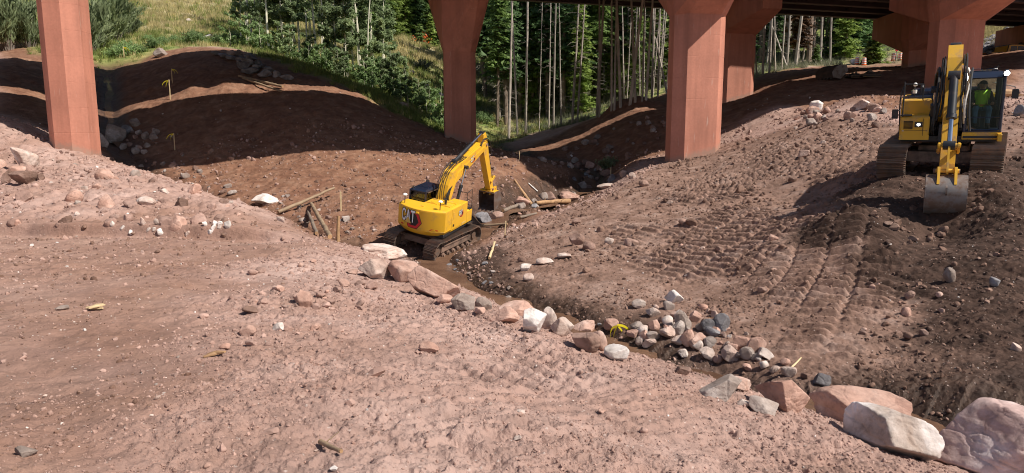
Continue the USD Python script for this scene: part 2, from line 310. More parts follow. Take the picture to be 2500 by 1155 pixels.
# fan of directions, dense where the picture looks, and rings that widen with distance: one sheet out to the far hills
ph = np.concatenate([np.linspace(-1.45, -0.72, 90, endpoint=False), np.linspace(-0.72, 0.72, 900, endpoint=False), np.linspace(0.72, 1.45, 91)])
rr = np.concatenate([np.exp(np.linspace(math.log(0.5), math.log(3.0), 40, endpoint=False)), np.exp(np.linspace(math.log(3.0), math.log(8), 230, endpoint=False)), np.exp(np.linspace(math.log(8), math.log(28), 500, endpoint=False)), np.exp(np.linspace(math.log(28), math.log(75), 220, endpoint=False)), np.exp(np.linspace(math.log(75), math.log(400), 70))])
PH, RR = np.meshgrid(ph, rr, indexing='ij')
GX, GY = RR * np.sin(PH), RR * np.cos(PH)
def coarse(fn):
    """a smooth field worked out on every third point of the sheet and filled in between"""
    ci, cj = np.unique(np.r_[0:len(ph):3, len(ph) - 1]), np.unique(np.r_[0:len(rr):3, len(rr) - 1])
    r_ = fn(GX[np.ix_(ci, cj)], GY[np.ix_(ci, cj)])
    ii = np.interp(np.arange(len(ph)), ci, np.arange(len(ci))); jj = np.interp(np.arange(len(rr)), cj, np.arange(len(cj)))
    I, J = np.meshgrid(ii, jj, indexing='ij')
    up = lambda f: map_coordinates(np.asarray(f, np.float32), [I, J], order=1)
    return {k: up(v) for k, v in r_.items()}
ZN = coarse(zones)
TM = coarse(lambda x, y: dict(mo=soft(PG_MOUND, x, y, 0.8, 27), t1=soft(PG_TREADS, x, y, 0.5, 16, 1.5), t2=soft(PG_TREADS2, x, y, 0.6, 17, 1.5), t3=soft(PG_GROOVE, x, y, 0.5, 18, 1.5)))
GH = H1(GX, GY) + rough(GX, GY, ZN, RR)
def H(x, y):
    """height of the finished ground sheet"""
    x = np.asarray(x, float); y = np.asarray(y, float)
    a = np.interp(np.arctan2(x, y), ph, np.arange(len(ph))); b = np.interp(np.hypot(x, y), rr, np.arange(len(rr)))
    return map_coordinates(GH, [np.ravel(a), np.ravel(b)], order=1, mode='nearest').reshape(np.shape(x))
def zone_at(key, x, y):
    a = np.interp(np.arctan2(x, y), ph, np.arange(len(ph))); b = np.interp(np.hypot(x, y), rr, np.arange(len(rr)))
    return map_coordinates(ZN[key], [np.ravel(a), np.ravel(b)], order=1, mode='nearest').reshape(np.shape(x))
def G(u, v): return raycast(H, u, v)
def normal_at(x, y, e=0.15):
    n = np.array([-(H(x + e, y) - H(x - e, y)) / (2 * e), -(H(x, y + e) - H(x, y - e)) / (2 * e), 1.0]); return n / np.linalg.norm(n)
def add_attr(prim, name, arr):
    UsdGeom.PrimvarsAPI(prim).CreatePrimvar(name, Sdf.ValueTypeNames.Color3fArray, 'vertex').Set(Vt.Vec3fArray.FromNumpy(np.asarray(arr, np.float32)))
def build_ground():
    na, nr = GX.shape
    idx = np.arange(na * nr).reshape(na, nr)
    f = np.stack([idx[:-1, :-1], idx[:-1, 1:], idx[1:, 1:], idx[1:, :-1]], -1).reshape(-1, 4)
    V = np.stack([GX, GY, GH], -1).reshape(-1, 3)
    g = UsdGeom.Mesh.Define(stage, uniq('/World', 'ground'))
    g.CreatePointsAttr(Vt.Vec3fArray.FromNumpy(V.astype(np.float32)))
    g.CreateFaceVertexCountsAttr(Vt.IntArray.FromNumpy(np.full(len(f), 4, np.int32)))
    g.CreateFaceVertexIndicesAttr(Vt.IntArray.FromNumpy(f[:, ::-1].astype(np.int32).ravel()))
    g.CreateSubdivisionSchemeAttr('none')
    dzr = np.gradient(GH, axis=1) ; 
    ex = np.stack([np.gradient(GX, axis=0), np.gradient(GY, axis=0), np.gradient(GH, axis=0)], -1); ey = np.stack([np.gradient(GX, axis=1), np.gradient(GY, axis=1), np.gradient(GH, axis=1)], -1)
    N = np.cross(ex, ey); N *= np.sign(N[..., 2:3]); N /= np.linalg.norm(N, axis=-1, keepdims=True)
    g.CreateNormalsAttr(Vt.Vec3fArray.FromNumpy(N.reshape(-1, 3).astype(np.float32))); g.SetNormalsInterpolation('vertex')
    add_attr(g, 'zone', np.stack([ZN['dug'], np.clip(ZN['grass'], 0, 1), ZN['wet']], -1).reshape(-1, 3))
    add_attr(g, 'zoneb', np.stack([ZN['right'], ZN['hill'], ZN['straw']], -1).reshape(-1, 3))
    UsdShade.MaterialBindingAPI.Apply(g.GetPrim()).Bind(MAT['ground'])
    tag(g.GetPrim(), 'reddish brown bare earth of the graded valley with grassy hillsides behind', 'ground', kind='structure')
# ---------------------------------------------------------------- materials
MAT = {}
def NZ(scale, detail=4, rough_=0.55, dist=0.0): return ('noise_texture', {'scale': scale, 'detail': detail, 'roughness': rough_, 'distortion': dist})
def ramp(*st): return ('rgb_ramp', {'ramp': [(p, (c, c, c) if np.ndim(c) == 0 else c) for p, c in st]})
def simple(name, col, rough_=0.6, metal=0.0, var=0.25, scale=4.0, bump=0.0, bscale=30.0, coat=0.0, dirt=None, dirt_amt=0.5, dscale=2.0, rnd=0.0, spec=None):
    """a colour with uneven tone, optional grime in patches, optional fine relief"""
    c = np.array(col, float)
    p = {'roughness': rough_, 'metallic': metal}
    if coat: p['coat_weight'] = coat
    if spec is not None: p['specular_ior_level'] = spec
    n = {'g': ('geometry', {}), 'n': NZ(scale, 5, 0.6), 'r': ('rgb_ramp', {'ramp': [(0.3, tuple(c * (1 - var))), (0.7, tuple(np.minimum(c * (1 + var), 1)))]}), 'p': ('principled_bsdf', p)}
    l = [('g.position', 'n.vector'), ('n.fac', 'r.fac')]; out = 'r.color'
    if rnd:
        n.update({'oi': ('object_info', {}), 'mr': ('map_range', {'from_min': 0.0, 'from_max': 1.0, 'to_min': 1 - rnd, 'to_max': 1 + rnd}), 'h': ('hsv', {'saturation': 1.0})})
        l += [('oi.random', 'mr.value'), ('mr.result', 'h.value'), (out, 'h.color')]; out = 'h.color'
    if dirt is not None:
        n.update({'dn': NZ(dscale, 6, 0.65), 'dr': ramp((0.5 - 0.25 * dirt_amt - .03, 0.0), (0.72 - 0.2 * dirt_amt, 1.0)), 'dm': ('mix', {'color2': tuple(dirt)})})
        n['dr'] = ramp((max(0.02, 0.62 - 0.4 * dirt_amt), 0.0), (max(0.1, 0.8 - 0.4 * dirt_amt), min(1, .5 + dirt_amt)))
        l += [('g.position', 'dn.vector'), ('dn.fac', 'dr.fac'), ('dr.color', 'dm.fac'), (out, 'dm.color1')]; out = 'dm.color'
    l.append((out, 'p.base_color'))
    if bump:
        n.update({'bn': NZ(bscale, 6, 0.65), 'b': ('bump', {'strength': 0.8, 'distance': bump})})
        l += [('g.position', 'bn.vector'), ('bn.fac', 'b.height'), ('b.normal', 'p.normal')]
    MAT[name] = M(name, n, l); return MAT[name]
DRY, BROWN, DUGC = (0.345, 0.224, 0.184), (0.20, 0.105, 0.068), (0.060, 0.034, 0.024)
def ground_material():
    n = {'g': ('geometry', {}), 'za': ('attribute', {'attribute': 'zone'}), 'zb': ('attribute', {'attribute': 'zoneb'}),
         'sa': ('separate_color', {}), 'sb': ('separate_color', {}),
         'n1': NZ(0.45, 6, 0.6), 'n2': NZ(3.0, 7, 0.65), 'n3': NZ(22.0, 5, 0.6), 'n4': NZ(1.1, 5, 0.6, 0.6),
         'dry': ('rgb_ramp', {'ramp': [(0.3, (0.29, 0.175, 0.132)), (0.5, DRY), (0.72, (0.425, 0.30, 0.258))]}),
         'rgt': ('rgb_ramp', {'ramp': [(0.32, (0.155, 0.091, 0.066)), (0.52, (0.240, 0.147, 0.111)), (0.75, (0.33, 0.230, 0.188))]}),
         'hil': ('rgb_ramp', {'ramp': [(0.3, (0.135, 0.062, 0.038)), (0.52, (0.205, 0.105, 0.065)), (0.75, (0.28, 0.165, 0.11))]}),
         'dug': ('rgb_ramp', {'ramp': [(0.3, (0.040, 0.022, 0.015)), (0.6, (0.075, 0.043, 0.031)), (0.8, (0.125, 0.08, 0.06))]}),
         'wetc': ('rgb_ramp', {'ramp': [(0.3, (0.035, 0.02, 0.014)), (0.7, (0.085, 0.05, 0.034))]}),
         'gras': ('rgb_ramp', {'ramp': [(0.28, (0.07, 0.11, 0.03)), (0.45, (0.14, 0.185, 0.05)), (0.60, (0.29, 0.28, 0.10)), (0.8, (0.44, 0.38, 0.18))]}),
         'stc': ('rgb_ramp', {'ramp': [(0.3, (0.28, 0.21, 0.11)), (0.7, (0.45, 0.38, 0.24))]}),
         'mA': ('mix', {}), 'mB': ('mix', {}), 'mC': ('mix', {}), 'mD': ('mix', {}), 'mE': ('mix', {}), 'mF': ('mix', {}),
         'sp': ('voronoi_texture', {'feature': 'f1', 'scale': 16.0, 'randomness': 1.0}), 'spr': ramp((0.10, 1.0), (0.22, 0.0)), 'sw': ('white_noise_texture', {}), 'swr': ramp((0.80, 0.0), (0.82, 1.0)),
         'spm': ('math', {'math_type': 'multiply'}), 'spc': ('mix', {'mix_type': 'mix', 'color2': (0.55, 0.45, 0.40)}), 'spg': ('math', {'math_type': 'multiply', 'value2': 0.7}),
         'ov': ('mix', {'mix_type': 'multiply', 'fac': 1.0}), 'ovr': ramp((0.25, 0.62), (0.5, 1.0), (0.78, 1.22)),
         'p': ('principled_bsdf', {'roughness': 0.92, 'specular_ior_level': 0.25}), 'rr': ('map_range', {'from_min': 0.0, 'from_max': 1.0, 'to_min': 0.93, 'to_max': 0.45}),
         'bn': NZ(9.0, 8, 0.72), 'b': ('bump', {'strength': 0.9, 'distance': 0.05}), 'iv': ('math', {'math_type': 'subtract', 'value1': 1.0})}
    l = [('g.position', f'{k}.vector') for k in ('n1', 'n2', 'n3', 'n4', 'sp', 'bn')]
    l += [('za.color', 'sa.color'), ('zb.color', 'sb.color'), ('n1.fac', 'dry.fac'), ('n4.fac', 'rgt.fac'), ('n4.fac', 'hil.fac'), ('n2.fac', 'dug.fac'), ('n2.fac', 'wetc.fac'), ('n1.fac', 'gras.fac'), ('n4.fac', 'stc.fac'),
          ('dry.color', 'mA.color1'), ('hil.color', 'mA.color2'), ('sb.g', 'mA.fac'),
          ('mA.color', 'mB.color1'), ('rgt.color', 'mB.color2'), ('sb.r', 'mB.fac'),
          ('mB.color', 'mC.color1'), ('dug.color', 'mC.color2'), ('sa.r', 'mC.fac'),
          ('mC.color', 'mD.color1'), ('wetc.color', 'mD.color2'), ('sa.b', 'mD.fac'),
          ('n2.fac', 'ovr.fac'), ('mD.color', 'ov.color1'), ('ovr.color', 'ov.color2'),
          ('sp.distance', 'spr.fac'), ('sp.color', 'sw.vector'), ('sw.value', 'swr.fac'), ('spr.color', 'spm.value1'), ('swr.color', 'spm.value2'),
          ('spm.value', 'spg.value1'), ('spg.value', 'spc.fac'), ('ov.color', 'spc.color1'),
          ('spc.color', 'mE.color1'), ('gras.color', 'mE.color2'), ('sa.g', 'mE.fac'),
          ('mE.color', 'mF.color1'), ('stc.color', 'mF.color2'), ('sb.b', 'mF.fac'), ('mF.color', 'p.base_color'),
          ('sa.b', 'rr.value'), ('rr.result', 'p.roughness'), ('bn.fac', 'b.height'), ('b.normal', 'p.normal')]
    MAT['ground'] = M('earth', n, l)
ground_material()
def rock_material(name, cols, bump=0.03, seed=0.0, veins=None):
    n = {'tc': ('texture_coordinate', {}), 'oi': ('object_info', {}), 'mp': ('mapping', {'location': (seed, seed * 2, 0)}),
         'n1': NZ(1.6, 7, 0.6, 0.4), 'n2': NZ(7.0, 8, 0.7), 'r': ('rgb_ramp', {'ramp': list(zip((0.28, 0.45, 0.58, 0.75), cols))}),
         'g': ('geometry', {}), 'mu': ('mix', {'mix_type': 'multiply', 'fac': 1.0}), 'mr': ramp((0.25, 0.5), (0.5, 1.0), (0.75, 1.25)),
         'h': ('hsv', {}), 'hr': ('map_range', {'from_min': 0.0, 'from_max': 1.0, 'to_min': 0.8, 'to_max': 1.15}),
         'bn': NZ(6.0, 9, 0.72), 'v': ('voronoi_texture', {'feature': 'distance_to_edge', 'scale': 2.3}), 'vr': ramp((0.0, 0.0), (0.05, 1.0)), 'ba': ('math', {'math_type': 'multiply_add', 'value2': 0.18}),
         'b': ('bump', {'strength': 0.9, 'distance': bump}), 'p': ('principled_bsdf', {'roughness': 0.82, 'specular_ior_level': 0.3})}
    l = [('g.position', f'{k}.vector') for k in ('n1', 'n2', 'bn', 'v')]
    l += [('n1.fac', 'r.fac'), ('n2.fac', 'mr.fac'), ('r.color', 'mu.color1'), ('mr.color', 'mu.color2'), ('mu.color', 'h.color'), ('oi.random', 'hr.value'), ('hr.result', 'h.value'),
          ('v.distance', 'vr.fac'), ('vr.color', 'ba.value1'), ('bn.fac', 'ba.value3'), ('ba.value', 'b.height'), ('b.normal', 'p.normal'), ('h.color', 'p.base_color')]
    MAT[name] = M(name, n, l)
rock_material('rock_pink', [(0.30, 0.165, 0.125), (0.40, 0.24, 0.185), (0.46, 0.30, 0.24), (0.60, 0.48, 0.42)])
rock_material('rock_grey', [(0.17, 0.12, 0.10), (0.25, 0.195, 0.165), (0.33, 0.275, 0.245), (0.50, 0.44, 0.41)], seed=3)
rock_material('rock_pale', [(0.32, 0.20, 0.155), (0.41, 0.30, 0.25), (0.50, 0.41, 0.36), (0.66, 0.61, 0.58)], seed=5)
rock_material('rock_white', [(0.42, 0.33, 0.28), (0.54, 0.48, 0.44), (0.64, 0.59, 0.56), (0.74, 0.71, 0.69)], seed=7)
rock_material('rock_veined', [(0.26, 0.19, 0.15), (0.40, 0.33, 0.29), (0.60, 0.55, 0.53), (0.76, 0.74, 0.74)], seed=15)
rock_material('rock_lilac', [(0.30, 0.20, 0.18), (0.41, 0.29, 0.265), (0.50, 0.39, 0.37), (0.66, 0.60, 0.60)], seed=17)
rock_material('rock_dark', [(0.08, 0.072, 0.072), (0.15, 0.14, 0.145), (0.23, 0.22, 0.23), (0.36, 0.35, 0.36)], seed=9)
rock_material('rock_brown', [(0.13, 0.075, 0.055), (0.21, 0.13, 0.10), (0.28, 0.18, 0.145), (0.40, 0.30, 0.26)], seed=11)
rock_material('clod_dry', [(0.23, 0.138, 0.108), (0.30, 0.19, 0.153), (0.35, 0.23, 0.19), (0.42, 0.295, 0.25)], 0.012, seed=2)
rock_material('clod_dark', [(0.05, 0.028, 0.02), (0.085, 0.05, 0.037), (0.12, 0.073, 0.055), (0.18, 0.12, 0.095)], 0.012, seed=6)
rock_material('clod_brown', [(0.11, 0.06, 0.042), (0.17, 0.098, 0.07), (0.22, 0.135, 0.10), (0.30, 0.20, 0.16)], 0.012, seed=4)
def concrete_material(name, col):
    c = np.array(col)
    n = {'g': ('geometry', {}), 'n1': NZ(0.5, 5, 0.6), 'n2': NZ(9.0, 6, 0.7), 'mp': ('mapping', {'scale': (1.6, 1.6, 0.10)}), 'ns': NZ(1.0, 5, 0.6), 'sr': ramp((0.45, 1.05), (0.70, 0.72)),
         'r': ('rgb_ramp', {'ramp': [(0.3, tuple(c * 0.86)), (0.7, tuple(c * 1.12))]}), 'm': ('mix', {'mix_type': 'multiply', 'fac': 1.0}), 'nr': ramp((0.3, 0.9), (0.7, 1.06)), 'm2': ('mix', {'mix_type': 'multiply', 'fac': 0.7}),
         'mpw': ('mapping', {'scale': (9.0, 9.0, 0.8)}), 'nw': NZ(1.0, 3, 0.5), 'wr': ramp((0.66, 0.0), (0.74, 1.0)), 'mw': ('mix', {'color2': (0.55, 0.42, 0.36)}), 'wf': ('math', {'math_type': 'multiply', 'value2': 0.45}),
         'ma': ('attribute', {'attribute': 'mud'}), 'mn': NZ(5.0, 5, .7), 'mul': ('math', {'math_type': 'multiply'}), 'mrr': ramp((.18, 0.0), (.40, .85)), 'mm': ('mix', {'color2': (0.30, 0.19, 0.145)}), 'vp': ('voronoi_texture', {'scale': 7.0}), 'vr': ramp((0.0, 0.0), (0.10, 1.0)), 'b': ('bump', {'strength': 0.35, 'distance': 0.01}), 'p': ('principled_bsdf', {'roughness': 0.78, 'specular_ior_level': 0.3})}
    l = [('g.position', f'{k}.vector') for k in ('n1', 'n2', 'mp', 'mpw', 'vp')] + [('mp.vector', 'ns.vector'), ('mpw.vector', 'nw.vector'), ('n1.fac', 'r.fac'), ('n2.fac', 'nr.fac'), ('r.color', 'm.color1'), ('nr.color', 'm.color2'), ('ns.fac', 'sr.fac'), ('m.color', 'm2.color1'), ('sr.color', 'm2.color2'),
         ('nw.fac', 'wr.fac'), ('wr.color', 'wf.value1'), ('wf.value', 'mw.fac'), ('m2.color', 'mw.color1'), ('g.position', 'mn.vector'), ('ma.fac', 'mul.value1'), ('mn.fac', 'mul.value2'), ('mul.value', 'mrr.fac'), ('mrr.color', 'mm.fac'), ('mw.color', 'mm.color1'), ('mm.color', 'p.base_color'), ('n2.fac', 'b.height'), ('b.normal', 'p.normal')]
    MAT[name] = M(name, n, l)
concrete_material('pier_paint', (0.45, 0.190, 0.130))
simple('girder_steel', (0.060, 0.040, 0.036), 0.75, 0, 0.25, 0.6)
simple('flange_steel', (0.16, 0.12, 0.11), 0.7, 0, 0.25, 0.6)
simple('deck_concrete', (0.22, 0.19, 0.175), 0.85, 0, 0.15, 0.8, 0.005)
build_ground()
# ---------------------------------------------------------------- the two parallel bridges
BE, BN = np.array([0.9867, 0.1628]), np.array([-0.1628, 0.9867])
def axis_pt(x, off): return np.array([x, 42.1 + 0.165 * x]) + BN * off
def soffit(x): return CZ + 11.95 - 0.018 * x
def octagon(D, W, c):
    """corners (transverse, axial) of a chamfered column: D and W are the flat faces, c the chamfer"""
    k = c / math.sqrt(2); a, b = D / 2 + k, W / 2 + k
    return np.array([(-a, -W / 2), (-D / 2, -b), (D / 2, -b), (a, -W / 2), (a, W / 2), (D / 2, b), (-D / 2, b), (-a, W / 2)])
def pier(name, label, pos, Y_lbl, D, W, c, zf, turn=0.0, arm=5.7, bottom=None, armturn=0.0, tip=1.75, hw=.78):
    x, y = pos
    t = thing(name, label, 'bridge pier', (x, y, 0))
    # local frame: transverse = direction towards the viewer's side, axial = along the bridge
    ang = math.atan2(-BN[1], -BN[0]) + turn; a2 = math.atan2(-BN[1], -BN[0]) + armturn
    R = np.array([[math.cos(ang), -math.sin(ang)], [math.sin(ang), math.cos(ang)]])
    R2 = np.array([[math.cos(a2), -math.sin(a2)], [math.sin(a2), math.cos(a2)]])
    oc = octagon(D, W, c) @ R.T
    zb = float(np.min(H(x + oc[:, 0], y + oc[:, 1]))) - 1.2 if bottom is None else bottom
    # lifts of the column with fine form joints between them: each lift a slightly inset band
    z0 = zb; zs = [zb]; k = 0
    zs[0] = zb - (1.22 - 0.0); base = [zb + .18 * i for i in range(1, 26)]
    while zs[-1] < zf - 1.3: zs.append(zs[-1] + 1.22)
    zs.append(zf); V, F = [], []
    rings = []
    for i, z in enumerate(zs):
        if 0 < i < len(zs) - 1: rings += [(z - 0.012, 1.0), (z - 0.006, 0.996), (z + 0.006, 0.996), (z + 0.012, 1.0)]
        else: rings.append((z, 1.0))
    rings = sorted(rings + [(z, 1.0) for z in base if z < zf - .1 and min(abs(z - q) for q, _ in rings) > .03])
    for z, s in rings: V += [(p[0] * s, p[1] * s, z) for p in oc]
    for i in range(len(rings) - 1):
        for j in range(8):
            a, b = i * 8 + j, i * 8 + (j + 1) % 8; F += [(a, b, b + 8), (a, b + 8, a + 8)]
    n = len(V); V += [(0, 0, rings[0][0]), (0, 0, rings[-1][0])]
    for j in range(8): F += [(n, (j + 1) % 8, j), (n + 1, (len(rings) - 1) * 8 + j, (len(rings) - 1) * 8 + (j + 1) % 8)]
    cl = mesh('column', trimesh.Trimesh(np.array(V), np.array(F), process=False), MAT['pier_paint'], t)
    V = np.array(V); mud = np.clip(1 - (V[:, 2] - H(V[:, 0] + x, V[:, 1] + y)) / .85, 0, 1) ** 1.5; add_attr(cl, 'mud', np.repeat(mud[:, None], 3, 1))
    top = soffit(x) - 0.22
    pts = [(p[0], p[1], zf) for p in oc]
    for s in (-1, 1):
        for w in (-hw, hw):
            q = R2 @ np.array([s * arm, w]); pts += [(q[0], q[1], top - tip), (q[0], q[1], top)]
    pts += [(p[0] * 1.12, p[1] * 1.12, z) for p in oc for z in (zf + 1.0, top)]
    cp = mesh('cap', hull(pts), MAT['pier_paint'], t)
    for k in range(5):
        q = R2 @ np.array([-4.8 + 2.4 * k, 0]); mesh('bearing', box(0.5, 0.6, 0.3, (q[0], q[1], top + 0.07)), MAT['girder_steel'], t)
    return t
def gx(u, off):
    """x where the bridge line at this offset is seen in picture column u"""
    k = (u - 1250) / FPX
    x = 0.0
    for _ in range(30): x = k * axis_pt(x, off)[1] * 1.0 + (x - axis_pt(x, off)[0])
    return x
def on(u, Y): p = P(u, 577, Y); return (p[0], p[1])
pier('bridge_pier', 'sunlit terracotta column at the left standing on the near rubble mound', on(205, 34.5), 34.5, .95, .80, .80, CZ + 7.8, turn=-0.10)
pier('bridge_pier', 'shaded dark red column with flared cap behind the excavator in the stream', on(1126, 52), 52, 0.6, 1.41, 0.66, CZ + 6.3, turn=0.07, armturn=0.42, tip=0.8, arm=4.2, hw=.5)
pier('bridge_pier', 'broad terracotta column standing on the right slope, lower front face lit by sun', on(1683, 41.5), 41.5, 0.75, 1.98, 0.86, CZ + 7.1, turn=0.02)
pier('bridge_pier', 'dark red column tucked right behind the broad column, one cap arm end sunlit', on(1772, 58.5), 58.5, 0.8, 2.09, 0.91, CZ + 8.5, turn=0.02)
pier('bridge_pier', 'terracotta column rising behind the large machine, cap arms spread both ways', on(2290, 47), 47, 0.9, 2.2, 0.91, CZ + 7.7, turn=0.02)
pier('bridge_pier', 'shadowed column half hidden beside the stop sign, low cap arm pointing away', on(2215, 61), 61, 0.8, 2.09, 0.91, CZ + 7.5, turn=0.02)
pier('bridge_pier', 'small far column cut off at the edge above the yellow pickup truck', on(2519, 66), 66, 0.8, 2.09, 0.91, CZ + 8.6, turn=0.02)
def bridge_deck(label, off, x0, x1):
    t = thing('bridge_deck', label, 'bridge', (0, 0, 0))
    def strip(offa, offb, za, zb, cap=True):
        xs = np.linspace(x0, x1, 15); V, F = [], []
        for x in xs:
            for o in (offa, offb):
                q = axis_pt(x, off + o)
                for z in (za, zb): V.append((q[0], q[1], soffit(x) + z))
        for i in range(len(xs) - 1):
            a = i * 4; b = a + 4
            for p, q in ((0, 1), (1, 3), (3, 2), (2, 0)): F += [(a + p, a + q, b + q), (a + p, b + q, b + p)]
        e = (len(xs) - 1) * 4; F += [(0, 2, 3), (0, 3, 1), (e, e + 1, e + 3), (e, e + 3, e + 2)]
        m = trimesh.Trimesh(np.array(V), np.array(F), process=False); m.fix_normals(); return m
    mesh('slab', strip(-6.0, 6.0, 1.56, 1.84), MAT['deck_concrete'], t)
    for o in (-5.8, 5.8): mesh('parapet', [strip(o - 0.2, o + 0.2, 1.845, 2.65)], MAT['deck_concrete'], t)
    for k in range(5):
        o = -4.8 + 2.4 * k
        gd = mesh('girder', strip(o - 0.012, o + 0.012, 0.045, 1.55), MAT['girder_steel'], t)
        mesh('bottom_flange', strip(o - 0.24, o + 0.24, 0.0, 0.042), MAT['flange_steel'], gd)
    for j, x in enumerate(np.arange(x0 + 4, x1 - 3, 7.0)):
        for k in range(4):
            a, b = axis_pt(x, off - 4.7 + 2.4 * k), axis_pt(x, off - 2.5 + 2.4 * k)
            s = soffit(x); mesh('cross_brace', [rod((*a, s + 0.25), (*b, s + 1.3), 0.05, 5), rod((*b, s + 0.25), (*a, s + 1.3), 0.05, 5), rod((*a, s + 0.2), (*b, s + 0.2), 0.05, 5)], MAT['girder_steel'], t)
bridge_deck('near bridge deck overhead, crossing in front over the broad column and out of view', 0.0, -62, 62)
bridge_deck('far bridge deck on dark steel girders crossing along the top of the picture', 14.3, -62, 68)
# ---------------------------------------------------------------- machines: materials
simple('paint_yellow', (0.70, 0.385, 0.022), 0.36, 0, 0.06, 1.5, 0.0, coat=0.25, dirt=(0.30, 0.19, 0.10), dirt_amt=0.22, dscale=2.6)
simple('paint_yellow_dusty', (0.66, 0.37, 0.03), 0.45, 0, 0.10, 1.5, 0.0, dirt=(0.34, 0.22, 0.13), dirt_amt=0.30, dscale=3.0)
simple('paint_yellow_worn', (0.52, 0.30, 0.05), 0.6, 0, 0.2, 3.0, 0.004, 25, dirt=(0.22, 0.15, 0.11), dirt_amt=0.7, dscale=4.0)
simple('paint_black', (0.022, 0.023, 0.026), 0.42, 0, 0.2, 2.0, dirt=(0.12, 0.085, 0.065), dirt_amt=0.15)
simple('paint_black_gloss', (0.010, 0.015, 0.032), 0.30, 0, 0.1, 2.0, coat=0.4)  # gloss black; sky reflected on cab roof and hood is painted in as navy
simple('steel_track', (0.145, 0.110, 0.090), 0.55, 0.25, 0.35, 6.0, 0.004, 40, dirt=(0.19, 0.115, 0.08), dirt_amt=0.55, dscale=3.5)
simple('steel_muddy', (0.13, 0.085, 0.062), 0.8, 0.0, 0.3, 5.0, 0.006, 30, dirt=(0.24, 0.15, 0.11), dirt_amt=0.6, dscale=2.5)
simple('steel_worn', (0.27, 0.245, 0.235), 0.5, 0.45, 0.4, 3.0, 0.003, 20, dirt=(0.17, 0.115, 0.088), dirt_amt=0.62, dscale=3.0)
simple('chrome_rod', (0.72, 0.72, 0.74), 0.16, 1.0, 0.05, 2.0)
simple('rubber_hose', (0.020, 0.019, 0.018), 0.55, 0, 0.2, 4.0)
simple('steel_line', (0.50, 0.47, 0.43), 0.4, 0.5, 0.1, 4.0)
simple('decal_white', (0.78, 0.78, 0.78), 0.4, 0, 0.03)
simple('decal_black', (0.014, 0.014, 0.015), 0.4, 0, 0.1)
simple('decal_red', (0.55, 0.02, 0.025), 0.4, 0, 0.08)
simple('decal_gold', (0.62, 0.40, 0.10), 0.4, 0, 0.1)
simple('seat_cloth', (0.045, 0.048, 0.052), 0.9, 0, 0.2)
simple('plastic_white', (0.75, 0.74, 0.70), 0.4, 0, 0.05)
simple('reflector_red', (0.50, 0.035, 0.02), 0.3, 0, 0.1)
MAT['lamp_on'] = M('lamp_on', {'e': ('emission', {'color': (1.0, 0.97, 0.92), 'strength': 5.0})}, surface='e.emission')
MAT['glass'] = M('window_glass', {'t': ('transparent_bsdf', {'color': (0.80, 0.86, 0.84)}), 'g': ('glossy_bsdf', {'roughness': 0.02, 'color': (0.9, 0.95, 1.0)}), 'f': ('fresnel', {'IOR': 1.5}), 'm': ('mix_closure', {})},
                 [('f.fac', 'm.fac'), ('t.BSDF', 'm.closure1'), ('g.BSDF', 'm.closure2')], surface='m.closure')

def logo_parts(par, at, h):
    """white lettering CAT with a golden triangle over a red and dark hexagon; at(x, y, d) lays a flat point on the panel, d = lift"""
    def lay(m, d0):
        m = m.copy(); m = m.subdivide_to_size(h * 0.35) if len(m.faces) < 4000 else m
        v = m.vertices; m.vertices = np.array([at(p[0], p[1], d0 + p[2]) for p in v]); return m
    from shapely.geometry import Polygon
    from shapely.affinity import translate, scale as sc
    def ex(pg, d): return trimesh.creation.extrude_polygon(pg, d, engine='earcut')
    W = h * 1.45
    hexo = Polygon([(W * .46, -h * .26), (W * .56, -h * .40), (W * 1.12, -h * .40), (W * 1.40, h * .10), (W * 1.20, h * .78), (W * 1.02, h * .90), (W * .62, h * .90)])
    out = mesh('logo', lay(ex(hexo.buffer(h * .05), .002), 0.004), MAT['decal_black'], par)
    mesh('logo_hexagon', lay(ex(hexo, .002), 0.007), MAT['decal_red'], out)
    inner = Polygon([(W * .58, -h * .06), (W * .66, -h * .20), (W * 1.04, -h * .20), (W * 1.24, h * .12), (W * 1.08, h * .66), (W * .98, h * .76), (W * .66, h * .76)])
    mesh('logo_grille', lay(ex(inner, .002), 0.010), MAT['decal_black'], out)
    tx = meshkit.text_mesh('CAT', h, .002, bold=True); b = tx.bounds; tx.vertices = (tx.vertices - [b[0][0], b[0][1], 0]) * [W / (b[1][0] - b[0][0]) * .98, h / (b[1][1] - b[0][1]), 1]
    shade = tx.copy()
    for k, (dx, dy) in enumerate(((-.05, -.04), (.05, -.04), (-.05, .05), (.05, .05))):
        s = tx.copy(); s.vertices = s.vertices + [dx * h, dy * h, 0]; mesh('logo_outline', lay(s, 0.0125 + .0003 * k), MAT['decal_black'], out)
    mesh('logo_letters', lay(tx, 0.017), MAT['decal_white'], out)
    tri = Polygon([(W * .26, -h * .08), (W * .52, h * .42), (W * .74, -h * .08)])
    mesh('logo_triangle', lay(ex(tri.buffer(h * .02), .0015), 0.0205), MAT['decal_black'], out)
    mesh('logo_triangle', lay(ex(tri, .002), 0.0235), MAT['decal_gold'], out)
def cyl_parts(par, name, a, b, r, frac):
    a, b = np.array(a), np.array(b); m = a + (b - a) * frac; d = (b - a) / np.linalg.norm(b - a)
    c = mesh(name, [rod(a, m, r, 14), rod(m - d * .10, m + d * .01, r * 1.18, 14)], MAT['paint_black'], par, 30)
    mesh('rod', rod(m, b, r * .55, 12), MAT['chrome_rod'], c, 30)
    s = np.array([0, 1, 0]) * r * 1.3
    mesh('end_eye', rod(b - s, b + s, r * 1.1, 12), MAT['paint_black'], c, 30); mesh('end_eye', rod(a - s, a + s, r * 1.1, 12), MAT['paint_black'], c, 30)
